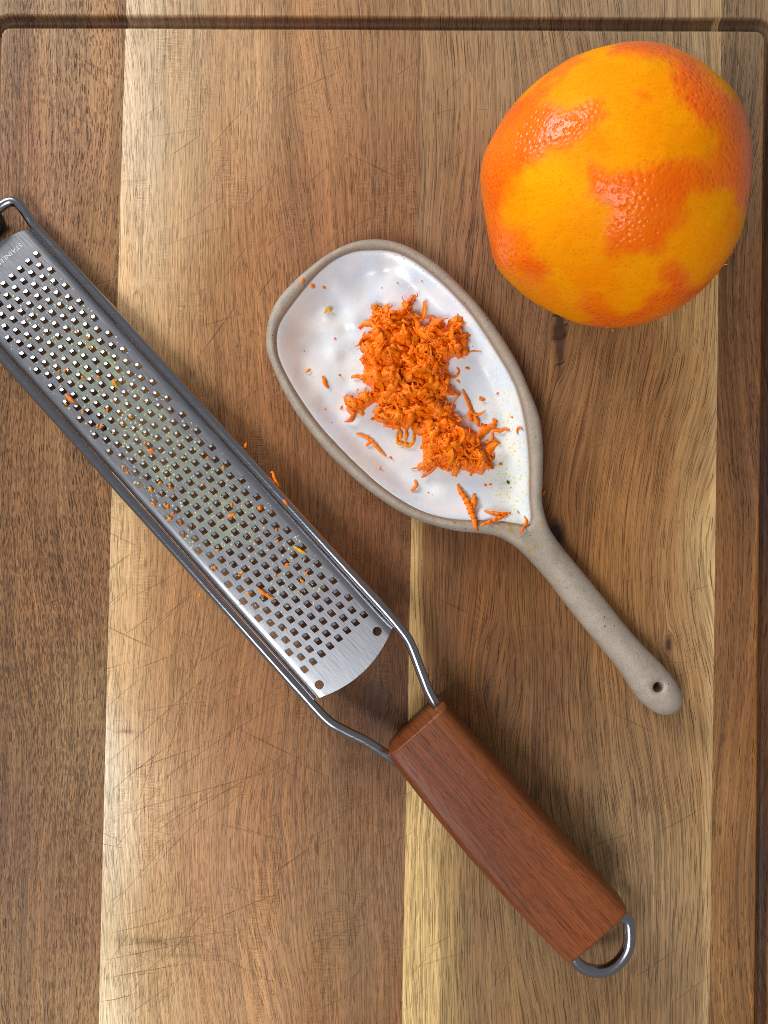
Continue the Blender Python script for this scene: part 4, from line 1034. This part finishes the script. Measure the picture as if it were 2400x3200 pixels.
stk = m.noise(m.map(ob, (260, 1700, 260), rot=.75), 1, 3, .6); zc = m.mix(m.rng(stk, .45, .72, 0., .22), zc, C4(255, 180, 20)); zc = m.mix(m.rng(stk, .42, .28, 0., .22), zc, C4(250, 136, 0))
col = m.mix(pkn, zc, pc)
hp = m.math('MULTIPLY', m.rng(vo.outputs['Distance'], .05, .6, 0., 1., True), m.math('ADD', m.math('MULTIPLY', pk, .9), .12))
vo3 = m.n('ShaderNodeTexVoronoi', {'feature': 'SMOOTH_F1'}, Vector=ob, Scale=1300.)
hp = m.math('ADD', hp, m.math('MULTIPLY', m.math('MULTIPLY', vo3.outputs['Distance'], pk), .6))
sc_ = m.noise(m.map(ob, (900, 3400, 900), rot=.9), 1, 2)
hp = m.math('ADD', hp, m.math('MULTIPLY', n2, .30)); hp = m.math('ADD', hp, m.math('MULTIPLY', m.math('MULTIPLY', sc_, m.math('SUBTRACT', 1., pk)), .3))
m.p(Base_Color=col, Roughness=m.rng(pk, 0., 1., .58, .21), Normal=m.bump(hp, .00021, .75), Subsurface_Weight=.3, Subsurface_Radius=(.004, .0015, .0003), Subsurface_Scale=1.)
m.set(m.b.inputs['Specular IOR Level'], m.rng(pk, 0., 1., .06, .24))
orange = empty('orange', (ctr[0], ctr[1], 0), 'whole orange fruit with patches of skin grated off, top right of the board', 'orange')
me.materials.append(m.m)
o = obj('fruit', me, None, orange)
# frayed bits of rind along the lower right side
fr = []
cen_px = np.array(oc_px, float)
for _ in range(18):
    k = random.choice([random.uniform(.08, .32), random.uniform(.36, .55), random.uniform(.1, .55)])
    if random.random() < .12: k = random.uniform(-.4, -.15)
    idx = np.argmin(np.abs(((np.arctan2(olr[:, 1]-580, olr[:, 0]-1936)/math.pi)-k)))
    if random.random() < .25: idx += random.randrange(-2, 3)
    dd = dirs[idx % len(dirs)]; a_ = alpha[idx % len(dirs)]
    # silhouette point
    n_out = dd-cdir*(dd@cdir); n_out /= np.linalg.norm(n_out)
    nor = n_out*math.cos(a_)-cdir*math.sin(a_)*1.0; nor /= np.linalg.norm(nor)
    base = ctr+nor*(D*math.sin(a_))+np.cross(nor, n_out)*random.gauss(0, .001)+vw*random.gauss(0, .0025)
    base = ctr+(base-ctr)/np.linalg.norm(base-ctr)*(D*math.sin(a_)-.0002)
    L = random.uniform(.0001, .0004); tip = base+nor*L+np.array([random.gauss(0, .0005) for _ in range(3)])
    mid = (base+tip)/2+np.array([random.gauss(0, .0001) for _ in range(3)])
    fr.append(ribbon([base, mid, tip], random.uniform(.0002, .0006), .0001, .3))
V, F = join(fr); me = mesh_data('peel_frays', V-[ctr[0], ctr[1], 0], F); attr(me, 'tint', np.full(len(V), .6), 'FLOAT')
obj('peel_frays', me, ZY, orange, kind='stuff')
